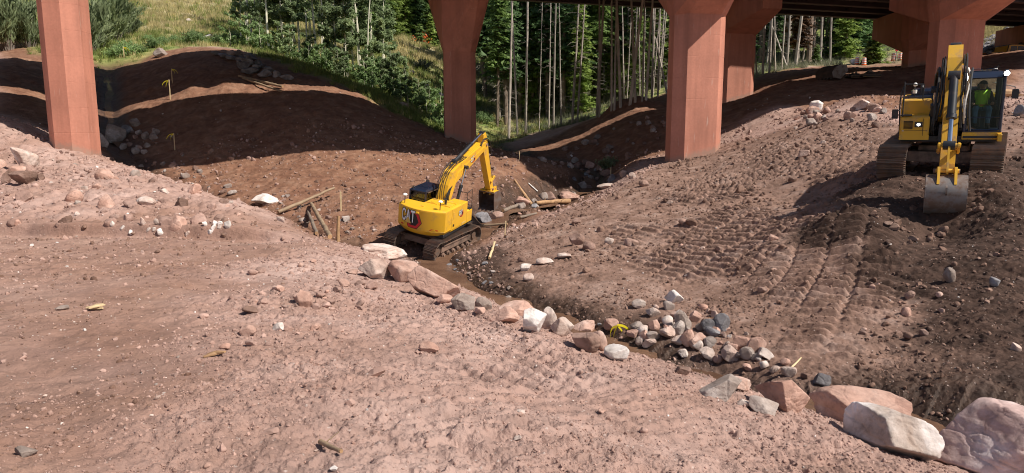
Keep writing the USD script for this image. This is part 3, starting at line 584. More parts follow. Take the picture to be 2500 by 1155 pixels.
def section_sweep(path, hs, ws, ends=True):
    """box-section arm: path in (x, z), heights across, widths in y"""
    path = np.array(path, float); T = np.gradient(path, axis=0); T /= np.linalg.norm(T, axis=1)[:, None]; N = np.c_[-T[:, 1], T[:, 0]]
    V = []
    for p, n, h, w in zip(path, N, hs, ws):
        for s, y in ((-1, -1), (-1, 1), (1, 1), (1, -1)): q = p + n * s * h / 2; V.append((q[0], y * w / 2, q[1]))
    F = []
    for i in range(len(path) - 1):
        for j in range(4): a, b = i * 4 + j, i * 4 + (j + 1) % 4; F += [(a, b, b + 4), (a, b + 4, a + 4)]
    e = (len(path) - 1) * 4; F += [(0, 2, 1), (0, 3, 2), (e, e + 1, e + 2), (e, e + 2, e + 3)]
    m = trimesh.Trimesh(np.array(V), np.array(F), process=False); m.fix_normals(); return m

def excavator(label, loc, R, house_yaw, K, T, S, bucket_ang, yellow='paint_yellow', hood='paint_yellow', style='left', boomw=0.52, size=1.0):
    t = thing('excavator', label, 'excavator', loc, quat=quat_m(R), scale=size)
    Y_, BK = MAT[yellow], MAT['paint_black']
    # ---------------- undercarriage
    mesh('car_body', [box(1.5, 1.3, 0.42, (0, 0, 0.66), ch=.06), hull([(x, y, z) for x in (-1.05, -.55) for y in (-1.15, 1.15) for z in (.42, .72)]), hull([(x, y, z) for x in (.55, 1.05) for y in (-1.15, 1.15) for z in (.42, .72)])], MAT['steel_muddy'], t)
    mesh('swing_bearing', trimesh.creation.cylinder(.62, .2, sections=36, transform=trimesh.transformations.translation_matrix((0, 0, .96))), BK, t, 30)
    L2, rr_ = (1.58 if style == 'left' else 1.82), 0.43           # half wheel base, wheel radius to the shoe face
    for sd in (-1, 1):
        y0 = sd * 1.19
        tk = mesh('track', [hull([(x, y0 + dy, z) for x, z in ((-L2 + .3, .36), (L2 - .3, .36), (-L2 + .35, .62), (L2 - .35, .62)) for dy in (-.17, .17)]), box(2.2, .42, .07, (0, y0, .655))], MAT['steel_muddy'], t)
        for nm, x in (('idler', L2), ('sprocket', -L2)):
            w = [trimesh.creation.cylinder(.33, .2, sections=28), trimesh.creation.cylinder(.17, .36, sections=20)]
            if nm == 'sprocket':
                for k in range(11):
                    b = box(.09, .12, .1, (.35, 0, 0)); b.apply_transform(trimesh.transformations.rotation_matrix(k * 2 * math.pi / 11, (0, 0, 1))); w.append(b)
            mesh(nm, [xf(m, rotx(math.pi / 2), (x, y0, .49)) for m in w], MAT['steel_track'], tk, 30)
        for k in range(7 if style == 'right' else 6): mesh('roller', xf(trimesh.util.concatenate([trimesh.creation.cylinder(.105, .34, sections=16), trimesh.creation.cylinder(.06, .46, sections=12)]), rotx(math.pi / 2), (-1.26 + .42 * k + (0 if style == 'right' else .21), y0, .20)), MAT['steel_muddy'], tk, 30)
        for k in range(2): mesh('carrier_roller', xf(trimesh.creation.cylinder(.075, .3, sections=14), rotx(math.pi / 2), (-.55 + 1.1 * k, y0, .80)), MAT['steel_muddy'], tk, 30)
        # the chain of shoes: bottom run flat, top run slack
        sx = .185; loop = []
        n_b = int(2 * L2 / sx)
        for k in range(n_b): loop.append((-L2 + (k + .5) * 2 * L2 / n_b, .035, 0.0))
        na = int(math.pi * rr_ / sx) + 1
        for k in range(na): a = -math.pi / 2 + (k + .5) / na * math.pi; loop.append((L2 + rr_ * math.cos(a), .49 + (rr_ + .025) * math.sin(a), a + math.pi / 2))
        for k in range(n_b):
            x = L2 - (k + .5) * 2 * L2 / n_b; q = x / L2; sag = .045 * (1 - abs(math.cos(q * math.pi * .75)) ** .5) ; loop.append((x, .945 - sag, math.pi))
        for k in range(na): a = math.pi / 2 + (k + .5) / na * math.pi; loop.append((-L2 + rr_ * math.cos(a), .49 + (rr_ + .025) * math.sin(a), a + math.pi / 2))
        wid = .70 if style == 'left' else .78
        shoe = [box(sx * .95, wid, .026)] + [xf(hull([(dx - .014, yy, 0) for yy in (-wid / 2, wid / 2)] + [(dx + .014, yy, 0) for yy in (-wid / 2, wid / 2)] + [(dx, yy, -.05 if i != 1 else -.036) for yy in (-wid / 2 + .01, wid / 2 - .01)]), None, (0, 0, -.012)) for i, dx in enumerate((-.068, 0, .07))] + [box(sx * .9, .07, .09, (0, -.09, .05)), box(sx * .9, .07, .09, (0, .09, .05))]
        shoe = trimesh.util.concatenate(shoe)
        for (x, z, a) in loop: mesh('track_shoe', xf(shoe, roty(-a), (x, y0, z)), MAT['steel_track'], tk)
    # ---------------- house, everything below is turned by house_yaw
    RH = rotz(house_yaw); CABZ = [False]
    def hm(name, m, mat, par=None, smooth=False, **k):
        if isinstance(m, list): m = trimesh.util.concatenate(m)
        if style == 'left' and CABZ[0]: m = m.copy(); v = m.vertices; m.vertices = np.c_[v[:, 0], v[:, 1], 1.2 + (v[:, 2] - 1.2) * .90]
        return mesh(name, xf(m, RH), mat, par if par is not None else t, smooth, **k)
    hm('platform', [box(2.6, 2.46, .16, (-.05, 0, 1.13), ch=.03), box(1.2, .5, .5, (.7, 0, 1.3), ch=.03)], BK)
    rt, zt = 1.76, (2.34 if style == 'left' else 2.28); dz_ = zt - 2.28
    ys = np.linspace(-1.29, 1.29, 41)
    def cw_ring(z, ins):
        o = [(-math.sqrt(max((rt - ins) ** 2 - (y * .86) ** 2, .01)), y * (1 - ins / 1.5), z) for y in ys]; return o + [(-.72, ys[-1] * (1 - ins / 1.5), z), (-.72, ys[0] * (1 - ins / 1.5), z)]
    rings = [(1.10, .16), (1.12, .13), (1.30, .012), (1.34, .0), (1.36, .012), (1.375, .0), (zt - .12, .0), (zt - .045, .015), (zt - .01, .05), (zt, .11)]
    V = np.array([p for z, i in rings for p in cw_ring(z, i)]); n = len(ys) + 2; F = []
    for i in range(len(rings) - 1):
        for j in range(n): a, b = i * n + j, i * n + (j + 1) % n; F += [(a, a + n, b + n), (a, b + n, b)]
    tri = [(0, j, j + 1) for j in range(1, n - 1)]; F += [(a, b, c) for a, b, c in tri]; o = (len(rings) - 1) * n; F += [(o + a, o + c, o + b) for a, b, c in tri]
    cwm = trimesh.Trimesh(V, np.array(F), process=False); cwm.fix_normals()
    cw = hm('counterweight', cwm, Y_, None, 28)
    hm('lifting_eye', [box(.10, .16, .03, (-1.30, y, zt + .012), ch=.01) for y in (.0,)] , Y_, cw)
    hm('reflector', [hull([( -math.sqrt(rt ** 2 - (y * .86) ** 2) - d, y, z) for y, z in ((-1.02, 1.40), (-.62, 1.40), (-1.02, 1.45), (-.72, 1.475)) for d in (-.01, .006)])], MAT['reflector_red'], cw)
    hm('reflector', [hull([( -math.sqrt(rt ** 2 - (y * .86) ** 2) - d, y, z) for y, z in ((1.02, 1.40), (.82, 1.40), (1.02, 1.45), (.86, 1.475)) for d in (-.01, .006)])], MAT['reflector_red'], cw)
    hm('camera_mount', box(.06, .16, .07, (-rt - .02, -.0, 2.14), ch=.01), Y_, cw)
    # right side of the house: engine compartment, lower tool box with step
    hm('engine_cover', [hull([(x, y, z) for x in (-.715, .28) for y in (-1.27, .34) for z in (1.215, 2.22 + dz_)] + [(x, y, 2.27 + dz_) for x in (-.7, .26) for y in (-1.2, .3)])], MAT[hood] if hood != 'paint_yellow' else Y_)
    hm('left_cover', [hull([(x, y, z) for x in (-.715, -.52) for y in (.36, 1.27) for z in (1.215, 2.20 + dz_)])], Y_)
    rp = hm('right_panel', [box(.98, .02, .93 + dz_, (-.215, -1.283, 1.75 + dz_ / 2), ch=.006)], Y_)
    hm('panel_vent', [box(.10, .012, .30, (-.52, -1.297, 1.95)), ], MAT['paint_yellow_dusty'], rp)
    hm('panel_sticker', [box(.13, .006, .12, (-.50, -1.298, 1.47))], MAT['decal_black'], rp)
    hm('tank', [hull([(x, y, z) for x in (.30, .92) for y in (-1.27, -.48) for z in (1.215, 2.22 + dz_)] + [(.34, y, 2.25 + dz_) for y in (-1.24, -.5)] + [(.9, y, 2.25 + dz_) for y in (-1.24, -.5)])], Y_)
    tb = hm('tool_box', [hull([(x, y, z) for x in (.94, 1.50) for y in (-1.27, -.50) for z in (1.215, 1.78)] + [(x, y, 1.82) for x in (.96, 1.44) for y in (-1.22, -.53)])], Y_)
    hm('warning_sticker', box(.42, .006, .085, (.62, -1.276, 1.33)), MAT['decal_gold'], tb)
    hm('step', box(.30, .30, .03, (1.35, -1.12, 1.84)), BK, tb); hm('step', box(.5, .14, .03, (1.2, -1.34, 1.16)), BK, tb)
    hr = [(.93, -1.22, 2.2), (.93, -1.22, 2.72), (1.42, -1.22, 2.80), (1.52, -1.22, 1.8)]
    hm('handrail', [tube(hr[:2], .018, 6), tube(hr[1:3], .018, 6), tube(hr[2:], .018, 6), rod((.93, -.72, 2.25), (.93, -.72, 2.70), .018, 6), rod((.93, -.72, 2.70), (.93, -1.22, 2.72), .018, 6)], BK)
    hm('exhaust', [rod((-.45, -.75, 2.25), (-.45, -.75, 2.54 + dz_), .06, 14), rod((-.45, -.75, 2.52 + dz_), (-.52, -.75, 2.60 + dz_), .05, 12)], BK, None, 30)
    for k, (x0, x1, y0, y1) in enumerate(((-.62, -.05, -1.1, -.45), (-.62, -.05, -.38, .25), (.0, .24, -1.1, .2))):
        hm('hood_panel', [box(x1 - x0, y1 - y0, .03, ((x0 + x1) / 2, (y0 + y1) / 2, 2.283 + dz_), ch=.008)] + [box(.03, .14, .03, (x0 + .1, (y0 + y1) / 2, 2.31 + dz_), ch=.006)], MAT[hood] if hood != 'paint_yellow' else Y_)
    if style == 'left':
        for (x, y) in ((-1.35, .98), (-1.28, -.92)):
            hm('antenna', [rod((x, y, 2.25 + dz_), (x, y, 2.66 + dz_), .022, 8)], BK); hm('antenna_dome', xf(trimesh.creation.revolve([(0, .07), (.06, .065), (.105, .03), (.11, 0), (0, 0)], sections=20), None, (x, y, 2.66 + dz_)), MAT['plastic_white'], None, 30)
        fx = hm('extinguisher', rod((1.56, -1.12, 1.32), (1.56, -1.12, 1.62), .06, 12), MAT['decal_red'], None, 30)
        hm('extinguisher_valve', [rod((1.56, -1.12, 1.62), (1.56, -1.12, 1.70), .025, 8), box(.10, .02, .03, (1.58, -1.12, 1.69))], BK, fx)
    else:
        hm('antenna', [rod((.1, -.95, 2.3), (.1, -.95, 2.62), .02, 8)], BK)
        hm('antenna_dome', [xf(trimesh.creation.icosphere(2, .06), None, (.1, -.95, 2.66)), rod((.1, -.95, 2.40), (.1, -.95, 2.50), .06, 10)], MAT['plastic_white'], None, 30)
        mr = [(.98, -1.29, 1.25), (.98, -1.31, 1.9), (.95, -1.30, 2.45), (.90, -1.20, 2.75)]
        hm('handrail', [tube(spline(mr, 10), .02, 6), rod((.98, -1.31, 1.5), (.9, -1.25, 1.5), .018, 6)], BK)
        hm('mirror_arm', [rod((.98, -1.31, 1.95), (1.12, -1.46, 1.95), .014, 6)], BK); hm('mirror', box(.05, .17, .28, (1.14, -1.43, 1.86), ch=.02), BK)
        hl = hm('headlight', box(.06, .20, .15, (1.53, -.78, 1.58), ch=.015), BK); hm('headlight_lens', xf(trimesh.creation.cylinder(.045, .012, sections=16), roty(math.pi / 2), (1.565, -.78, 1.58)), MAT['lamp_on'], hl)
        hm('front_panel', [box(.03, .70, .52, (1.51, -.88, 1.50), ch=.01)], Y_)
        for k in range(7): hm('louver', xf(box(.03, .46, .012), roty(.5), (1.53, -.90, 1.27 + 0) ) if False else xf(box(.02, .24, .014), roty(.6), (1.532, -1.05, 1.46 + .035 * k)), MAT['decal_black'])
        hm('panel_seam', [box(.008, .012, .50, (1.527, -.66, 1.50)), box(.008, .66, .010, (1.527, -.88, 1.40))], MAT['decal_black'])
        for k in range(4):
            y_ = -.52 + .05 * k; hm('hose', tube(spline([(1.3, y_, 1.25), (1.42, y_ - .02, 1.6 + .05 * k), (1.15, y_ + .05, 2.0 + .06 * k), (.7, y_ + .10, 1.75)], 12), .022, 6), MAT['rubber_hose'])
        hm('latch', [box(.02, .05, .03, (1.535, -.70, 1.58)), box(.02, .05, .03, (1.535, -1.18, 1.40))], MAT['steel_line'])
        hm('front_bumper', [box(.06, .78, .14, (1.50, -.88, 1.20), ch=.02)], Y_)
        hm('left_fender', [box(1.9, .10, .20, (.6, 1.26, 1.19), ch=.02)], Y_)
    # ---------------- cab (front left)
    CABZ[0] = True
    cx0, cx1, cy0, cy1, z0, z1 = -.48, 1.30, .36, 1.30, 1.22, 2.92
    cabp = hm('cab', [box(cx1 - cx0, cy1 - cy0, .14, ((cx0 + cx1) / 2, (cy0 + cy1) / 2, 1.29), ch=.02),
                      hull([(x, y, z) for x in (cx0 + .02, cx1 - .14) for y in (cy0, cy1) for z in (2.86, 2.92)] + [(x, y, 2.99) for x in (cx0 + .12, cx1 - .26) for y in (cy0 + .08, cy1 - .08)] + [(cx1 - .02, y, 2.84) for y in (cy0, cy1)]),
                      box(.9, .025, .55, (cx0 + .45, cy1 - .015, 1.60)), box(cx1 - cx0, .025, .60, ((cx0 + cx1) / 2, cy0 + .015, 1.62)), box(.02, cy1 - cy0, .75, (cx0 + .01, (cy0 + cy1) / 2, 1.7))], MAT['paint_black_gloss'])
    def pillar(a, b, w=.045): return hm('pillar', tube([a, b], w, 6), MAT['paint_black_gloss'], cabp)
    for y in (cy0 + .04, cy1 - .04):
        pillar((cx1 - .02, y, 1.34), (cx1 - .10, y, 2.86)); pillar((cx0 + .04, y, 1.34), (cx0 + .06, y, 2.86), .06); pillar((cx0 + .80, y, 1.34), (cx0 + .80, y, 2.86), .035)
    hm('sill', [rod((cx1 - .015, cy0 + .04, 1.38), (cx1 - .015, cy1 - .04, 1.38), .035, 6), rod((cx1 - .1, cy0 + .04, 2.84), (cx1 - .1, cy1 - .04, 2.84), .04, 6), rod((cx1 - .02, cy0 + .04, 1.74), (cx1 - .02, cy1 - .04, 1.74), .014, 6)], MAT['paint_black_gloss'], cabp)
    hm('windscreen', hull([(cx1 - .012 - (z - 1.36) * .053 + d, y, z) for y in (cy0 + .06, cy1 - .06) for z in (1.40, 2.82) for d in (0, .006)]), MAT['glass'], cabp)
    hm('side_window', [box(1.55, .006, 1.2, (.42, cy1 - .012, 2.2)), ], MAT['glass'], cabp); hm('side_window', [box(1.55, .006, .84, (.42, cy0 + .012, 2.38))], MAT['glass'], cabp)
    hm('rear_window', box(.006, cy1 - cy0 - .16, .75, (cx0 + .03, (cy0 + cy1) / 2, 2.46)), MAT['glass'], cabp)
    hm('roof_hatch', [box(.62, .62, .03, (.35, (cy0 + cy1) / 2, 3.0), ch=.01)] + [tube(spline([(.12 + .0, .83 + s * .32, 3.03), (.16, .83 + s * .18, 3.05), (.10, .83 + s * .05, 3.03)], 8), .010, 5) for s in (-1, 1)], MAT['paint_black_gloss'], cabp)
    hm('cab_front_skirt', box(.05, cy1 - cy0 + .02, .20, (cx1 + .005, (cy0 + cy1) / 2, 1.22), ch=.015), Y_, cabp)
    st = hm('seat', [box(.46, .48, .12, (.22, .83, 1.78), ch=.04), xf(box(.12, .46, .70, ch=.04), roty(-.15), (-.04, .83, 2.12)), box(.09, .26, .18, (-.10, .83, 2.52), ch=.03), box(.3, .3, .36, (.2, .83, 1.54))], MAT['seat_cloth'], cabp)
    for s in (-1, 1): hm('armrest', [box(.44, .11, .10, (.34, .83 + s * .33, 1.96), ch=.02), rod((.52, .83 + s * .33, 2.0), (.54, .83 + s * .33, 2.16), .022, 8)], BK, cabp)
    hm('pedal', [box(.16, .10, .02, (.98, .83 + s, 1.42)) for s in (-.12, .12)] + [rod((.98, .83 + s, 1.42), (.92, .83 + s, 1.80), .014, 6) for s in (-.06, .06)], BK, cabp)
    for y in (cy0 + .02, cy1 - .02):
        wl = hm('work_light', xf(trimesh.creation.cylinder(.085, .10, sections=18), roty(math.pi / 2 + .25), (cx1 - .04, y, 2.95)), BK, cabp, 30)
        if style == 'right': hm('work_light_lens', xf(trimesh.creation.cylinder(.072, .02, sections=18), roty(math.pi / 2 + .25), (cx1 + .018, y, 2.936)), MAT['lamp_on'], wl)
    hm('beacon', [rod((cx0 + .1, 1.15, 2.97), (cx0 + .1, 1.15, 3.08), .04, 10), tube(spline([(-.3, 1.05, 2.97), (-.32, 1.12, 3.06), (-.25, 1.2, 3.1)], 8), .012, 5)], BK, cabp)
    ma = hm('mirror', box(.05, .16, .26, (1.10, 1.55, 2.36), ch=.02), BK, cabp); hm('mirror_arm', tube([(1.2, 1.3, 2.62), (1.16, 1.52, 2.56), (1.1, 1.54, 2.4)], .013, 6), BK, ma)
    hm('cab_riser', box(1.9, .9, .06, (.4, .83, 1.19)), BK)
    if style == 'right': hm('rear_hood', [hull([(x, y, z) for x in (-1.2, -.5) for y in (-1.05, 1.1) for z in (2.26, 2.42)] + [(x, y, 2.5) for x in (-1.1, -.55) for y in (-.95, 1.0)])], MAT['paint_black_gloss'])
    else: hm('grab_rail', [rod((-.55, .42, 2.28), (-.55, 1.2, 2.28), .02, 6)], BK)
    CABZ[0] = False
    # ---------------- boom, stick, bucket in the plane y = yb
    yb = -.06
    def pm(name, m, mat, par=None, smooth=False):
        if isinstance(m, list): m = trimesh.util.concatenate(m)
        return hm(name, xf(m, None, (0, yb, 0)), mat, par, smooth)
    A = np.array([.30, 1.62]); K, T, S = map(np.array, (K, T, S))
    path = np.vstack([A + (K - A) * q for q in (0, .25, .5, .72)] + [K * .60 + (A + (K - A) * .8) * .2 + (K + (T - K) * .12) * .2] + [K + (T - K) * q for q in (.22, .45, .7, .9, 1.0)])
    hs = [.36, .52, .64, .72, .74, .70, .60, .50, .42, .34]; ws = [boomw] * 10
    bm = pm('boom', section_sweep(path, hs, ws), Y_)
    dT = (T - K) / np.linalg.norm(T - K); nT = np.array([-dT[1], dT[0]])
    pm('weld_seam', section_sweep([path[5], path[5] + dT * .012], [.705, .705], [boomw + .01] * 2), MAT['paint_yellow_dusty'], bm)
    def P3(p, y=0): return np.array([p[0], y, p[1]])
    for y in (-.14, .14): pm('boom_fork', hull([P3(T - dT * .35 + nT * s * .18, y + d) for s in (-1, 1) for d in (-.035, .035)] + [P3(T + dT * .14 + nT * s * .11, y + d) for s in (-1, 1) for d in (-.035, .035)]), Y_, bm)
    dA = (K - A) / np.linalg.norm(K - A)
    cb = K + (T - K) * .30
    for y in (-.36, .36):
        cyl_parts(cw if False else bm, 'boom_cylinder', *(xf(trimesh.Trimesh([P3((1.12, 1.42), y + yb), P3(cb, y + yb), (0, 0, 0)], [[0, 1, 2]], process=False), RH).vertices[:2]), .085, .62)
    pm('boom_pin', [rod(P3(cb, -.42), P3(cb, .42), .06, 14), rod(P3(A, -.36), P3(A, .36), .09, 14), rod(P3(T, -.30), P3(T, .30), .075, 14)], MAT['steel_muddy'], bm, 30)
    # stick
    d = (S - T) / np.linalg.norm(S - T); nrm = np.array([-d[1], d[0]])          # nrm points away from the machine side of the stick
    side = 1.0 if nrm @ np.array([1, .6]) > 0 else -1.0; nrm = nrm * side
    back = T - d * .62 + nrm * .10
    sp = [back, T - d * .25 + nrm * .06, T + d * .05, T + d * .7, T + (S - T) * .6, S - d * .15, S]
    skm = section_sweep(sp, [.26, .48, .58, .50, .40, .30, .24], [.34] * 7)
    sk = pm('stick', skm, Y_)
    c0 = K + (T - K) * .16 + nT * .52; c1 = back
    pm('cylinder_bracket', hull([P3(K + (T - K) * q + nT * .3, y) for q in (.06, .26) for y in (-.10, .10)] + [P3(c0 + nT * .06, y) for y in (-.10, .10)]), Y_, bm)
    cy = xf(trimesh.Trimesh([P3(c0, yb), P3(c1, yb), (0, 0, 0)], [[0, 1, 2]], process=False), RH).vertices[:2]
    cyl_parts(bm, 'stick_cylinder', cy[0], cy[1], .095, .60)
    # bucket linkage
    l0 = S - d * .55; e0 = l0 + nrm * .42
    ba = bucket_ang; bd = np.array([math.cos(ba), math.sin(ba)])                  # from the bucket pin towards the bucket's back edge pin
    e1 = S + bd * .40
    c2 = T + d * .35 + nrm * .42
    cy = xf(trimesh.Trimesh([P3(c2, yb), P3(e0, yb), (0, 0, 0)], [[0, 1, 2]], process=False), RH).vertices[:2]
    cyl_parts(sk, 'bucket_cylinder', cy[0], cy[1], .080 if style == 'left' else .105, .62)
    pm('cylinder_bracket', hull([P3(T + d * q + nrm * .2, y) for q in (.15, .55) for y in (-.07, .07)] + [P3(c2 + nrm * .05, y) for y in (-.07, .07)]), Y_, sk)
    def link(a, b, y, r=.075): return hull([P3(a, y) + np.array([math.cos(q) * r, dy, math.sin(q) * r]) for q in np.linspace(0, 2 * math.pi, 10) for dy in (-.025, .025)] + [P3(b, y) + np.array([math.cos(q) * r, dy, math.sin(q) * r]) for q in np.linspace(0, 2 * math.pi, 10) for dy in (-.025, .025)])
    for y in (-.22, .22): pm('link', link(l0, e0, y), MAT['paint_yellow_dusty'], sk)
    pm('link', [link(e0, e1, 0, .10), rod(P3(e0, -.26), P3(e0, .26), .055, 12), rod(P3(e1, -.26), P3(e1, .26), .055, 12), rod(P3(l0, -.26), P3(l0, .26), .05, 12)], MAT['paint_yellow_dusty'], sk)
    pm('stick_pin', rod(P3(S, -.30), P3(S, .30), .065, 12), MAT['steel_muddy'], sk, 30)
    # bucket: profile in its own frame, u along bd (pin to back pin), w pointing into the bucket
    wdir = np.array([bd[1], -bd[0]])
    if wdir @ d < 0: wdir = -wdir
    BW = .88 if style == 'right' else .95
    prof = [(-.30, .16), (-.10, .10), (.42, .10), (.62, .20), (.78, .42), (.80, .68), (.66, .92), (.40, 1.10), (.02, 1.20)]
    pr = [S + bd * a + wdir * b for a, b in prof]
    pin = np.array(pr); th = .03
    nn = np.gradient(pin, axis=0); nn = np.c_[-nn[:, 1], nn[:, 0]]; nn /= np.linalg.norm(nn, axis=1)[:, None]
    cen = S + bd * .25 + wdir * .6
    if (nn[4] @ (cen - pin[4])) < 0: nn = -nn
    inn = pin + nn * th
    V, F = [], []
    for k in range(len(pin)):
        for y in (-BW / 2, BW / 2): V += [P3(pin[k], y), P3(inn[k], y)]
    for k in range(len(pin) - 1):
        a, b = 4 * k, 4 * (k + 1)
        for p, q in ((0, 2), (2, 3), (3, 1), (1, 0)): F += [(a + p, a + q, b + q), (a + p, b + q, b + p)]
    e = 4 * (len(pin) - 1); F += [(0, 1, 3), (0, 3, 2), (e, e + 2, e + 3), (e, e + 3, e + 1)]
    shell = trimesh.Trimesh(np.array(V), np.array(F), process=False); shell.fix_normals()
    bk = pm('bucket', shell, MAT['steel_worn'], None, 40)
    from shapely.geometry import Polygon
    lip = [tuple(p) for p in pin] + [tuple(S - bd * .22 + wdir * .55)]
    for y in (-BW / 2 - .012, BW / 2 + .012):
        pm('side_plate', prism(lip, y - .012, y + .012), MAT['steel_worn'], bk)
    for y in (-.19, .19): pm('bucket_ear', hull([P3(S + bd * a + wdir * b, y + dy) for a, b in ((-.13, -.10), (.54, -.10), (.74, .34), (-.28, .30)) for dy in (-.03, .03)]), MAT['paint_yellow_dusty'], bk)
    pm('top_plate', hull([P3(S + bd * a + wdir * b, y) for a, b in ((-.28, .085), (.40, .085), (-.28, .14), (.40, .14)) for y in (-BW / 2 + .02, BW / 2 - .02)] ), MAT['paint_yellow_worn' if style == 'right' else 'paint_yellow'], bk)
    if style == 'right':
        pm('lift_eye', [hull([P3(S + bd * .80 + wdir * b + bd * o, y) for b, o in ((.36, 0), (.62, 0), (.58, .07), (.42, .07)) for y in (-.02, .02)])], MAT['steel_worn'], bk)
        pm('data_plate', hull([P3(S + bd * a + wdir * .082 , y) for a in (.1, .22) for y in (.28, .42)] + [P3(S + bd * a + wdir * .088, y) for a in (.1, .22) for y in (.28, .42)]), MAT['decal_white'], bk)
    tip = S + bd * .02 + wdir * 1.20; td = (np.array(pr[-1]) - np.array(pr[-2])); td /= np.linalg.norm(td); tn = np.array([-td[1], td[0]])
    pm('cutting_edge', hull([P3(tip + td * a + tn * b, y) for a in (-.10, .07) for b in (-.022, .022) for y in (-BW / 2 - .03, BW / 2 + .03)]), MAT['steel_worn'], bk)
    if style == 'left':
        for k in range(5): yk = (k - 2) * BW * .225; pm('tooth', hull([P3(tip + td * .05 + tn * b, yk + y) for b in (-.05, .05) for y in (-.05, .05)] + [P3(tip + td * .26 + tn * b, yk + y) for b in (-.012, .012) for y in (-.035, .035)]), MAT['steel_worn'], bk)
    # hoses and lines over the boom
    rg = np.random.default_rng(5)
    for k in range(5):
        y = -.20 + .10 * k; o = .05 + .03 * (k % 2)
        q = [A + np.array([.15, .25]), A + (K - A) * .35 - np.array([dA[1], -dA[0]]) * (-.40 - o), K + np.array([-dA[1], dA[0]]) * .30 + nT * (.20 + o), K + (T - K) * .3 + nT * (.36 + o * .5), K + (T - K) * .42 + nT * .33]
        q[1] = A + (K - A) * .40 + np.array([-dA[1], dA[0]]) * (.42 + o); 
        pm('hose', tube(spline([P3(p, y) for p in q], 18), .020, 6), MAT['rubber_hose'], bm)
    for k in range(4):
        y = -.15 + .10 * k
        pm('steel_line', tube([P3(K + (T - K) * f + nT * hgt, y) for f, hgt in ((.40, .345), (.62, .30), (.86, .25))], .014, 6), MAT['paint_yellow'] if style == 'left' else MAT['steel_line'], bm)
    for k, y in enumerate((-.27, -.22, .22, .27)):
        q = [K + (T - K) * .82 + nT * .22, T + nT * (.34 + .03 * k), T + d * .45 + nrm * (.42 + .03 * k), T + d * .85 + nrm * .30]
        pm('hose', tube(spline([P3(p, y) for p in q], 16), .020, 6), MAT['rubber_hose'], sk)
    for y in (.275, -.275):
        q = [A + np.array([.1, .1]), A + (K - A) * .5 + np.array([dA[1], -dA[0]]) * .05, K + (T - K) * .1, K + (T - K) * .55, T - dT * .3]
        pm('steel_line', [tube([P3(p + np.array([0, s]), y) for p in q], .013, 6) for s in (.0, .05)], MAT['steel_line'] if style == 'right' else MAT['paint_yellow'], bm)
    if style == 'right':
        for k, (y, b) in enumerate(((.30, .15), (.34, .30), (.32, .45))):
            q = [T - dT * .15 + nT * .12, T + d * .3 - nrm * .05 + nrm * b * .3, T + d * (.8 + b) + nrm * (.25 + b * .4), T + d * (1.1 + b) + nrm * .1]
            pm('hose', tube(spline([P3(p, y + .06 * math.sin(i * 2.0)) for i, p in enumerate(q)], 16), .018, 6), MAT['steel_line'], sk)
        for k, y in enumerate((-.235, -.30, -.36, .235, .42)):
            q = [K + (T - K) * .1 + nT * .1, T - dT * .2 + nT * (.1 + .05 * (k % 2)), T + d * .35 + nrm * (.10 + .06 * (k % 3)), T + d * (1.0 + .12 * k) + nrm * .16, T + d * (1.35 + .1 * k) + nrm * .05]
            pm('hose', tube(spline([P3(p, y - .03 * math.sin(i * 1.7 + k)) for i, p in enumerate(q)], 18), .030, 6), MAT['rubber_hose'], sk)
        for y in (-.19, .19): pm('pin_boss', [rod(P3(T + d * f + nrm * .0, y - .02), P3(T + d * f, y + .02), .12, 14) for f in (.0,)], MAT['steel_muddy'], sk, 30)
        pm('stick_plate', hull([P3(T + d * f + nrm * (.262 - .03 * f), y) for f in (.42, .52) for y in (-.16, .16)] + [P3(T + d * f + nrm * (.268 - .03 * f), y) for f in (.42, .52) for y in (-.16, .16)]), MAT['paint_yellow_worn'], sk)
        bl = pm('boom_light', xf(trimesh.creation.cylinder(.075, .09, sections=16), roty(math.pi / 2), P3(T - dT * .55 + nT * .02, .38)), BK, bm, 30)
        pm('boom_light_lens', xf(trimesh.creation.cylinder(.064, .02, sections=16), roty(math.pi / 2), P3(T - dT * .55 + nT * .02 + np.array([.055, 0]), .38)), MAT['lamp_on'], bl)
        for y in (-.10, .10): pm('rib', section_sweep([T + d * .35 + nrm * .27, T + d * 1.25 + nrm * .23], [.03, .03], [.045, .045]), Y_, sk)
    for k in range(6):
        yy = -.34; q = [A + np.array([.02 + .03 * k, .30 + .05 * k]), A + np.array([-.12 + .05 * k, .75]), A + np.array([.1 + .06 * k, 1.15 + .04 * k])]
        pm('hose', tube(spline([P3(p, yy - .02 * (k % 3)) for p in q], 10), .020, 6), MAT['rubber_hose'], bm)
    # emblems
    def on_cw(y0, z0):
        def at(a, b, dd):
            y = y0 - a; r_ = rt + dd; x = -math.sqrt(r_ ** 2 - (y * .86) ** 2); return RH @ np.array([x, y, z0 + b])
        return at
    if style == 'left':
        logo_parts(cw, on_cw(.95, 1.62), .58)
        logo_parts(rp, lambda a, b, dd: RH @ np.array([-.02 + a, -1.293 - dd, 1.82 + b]), .24)
        c = K + (T - K) * .56; yb_ = yb - boomw / 2
        logo_parts(bm, lambda a, b, dd: RH @ np.array([*(c + dT * (a - .25) + nT * (b - .12))[:1], yb_ - dd, (c + dT * (a - .25) + nT * (b - .12))[1]]), .25)
    else:
        mesh('cover_lettering', [xf(m, RH) for m in []] or xf(box(.01, .34, .06, (1.532, -.84, 1.70)), RH), MAT['decal_black'], t) if False else None
    return t, RH
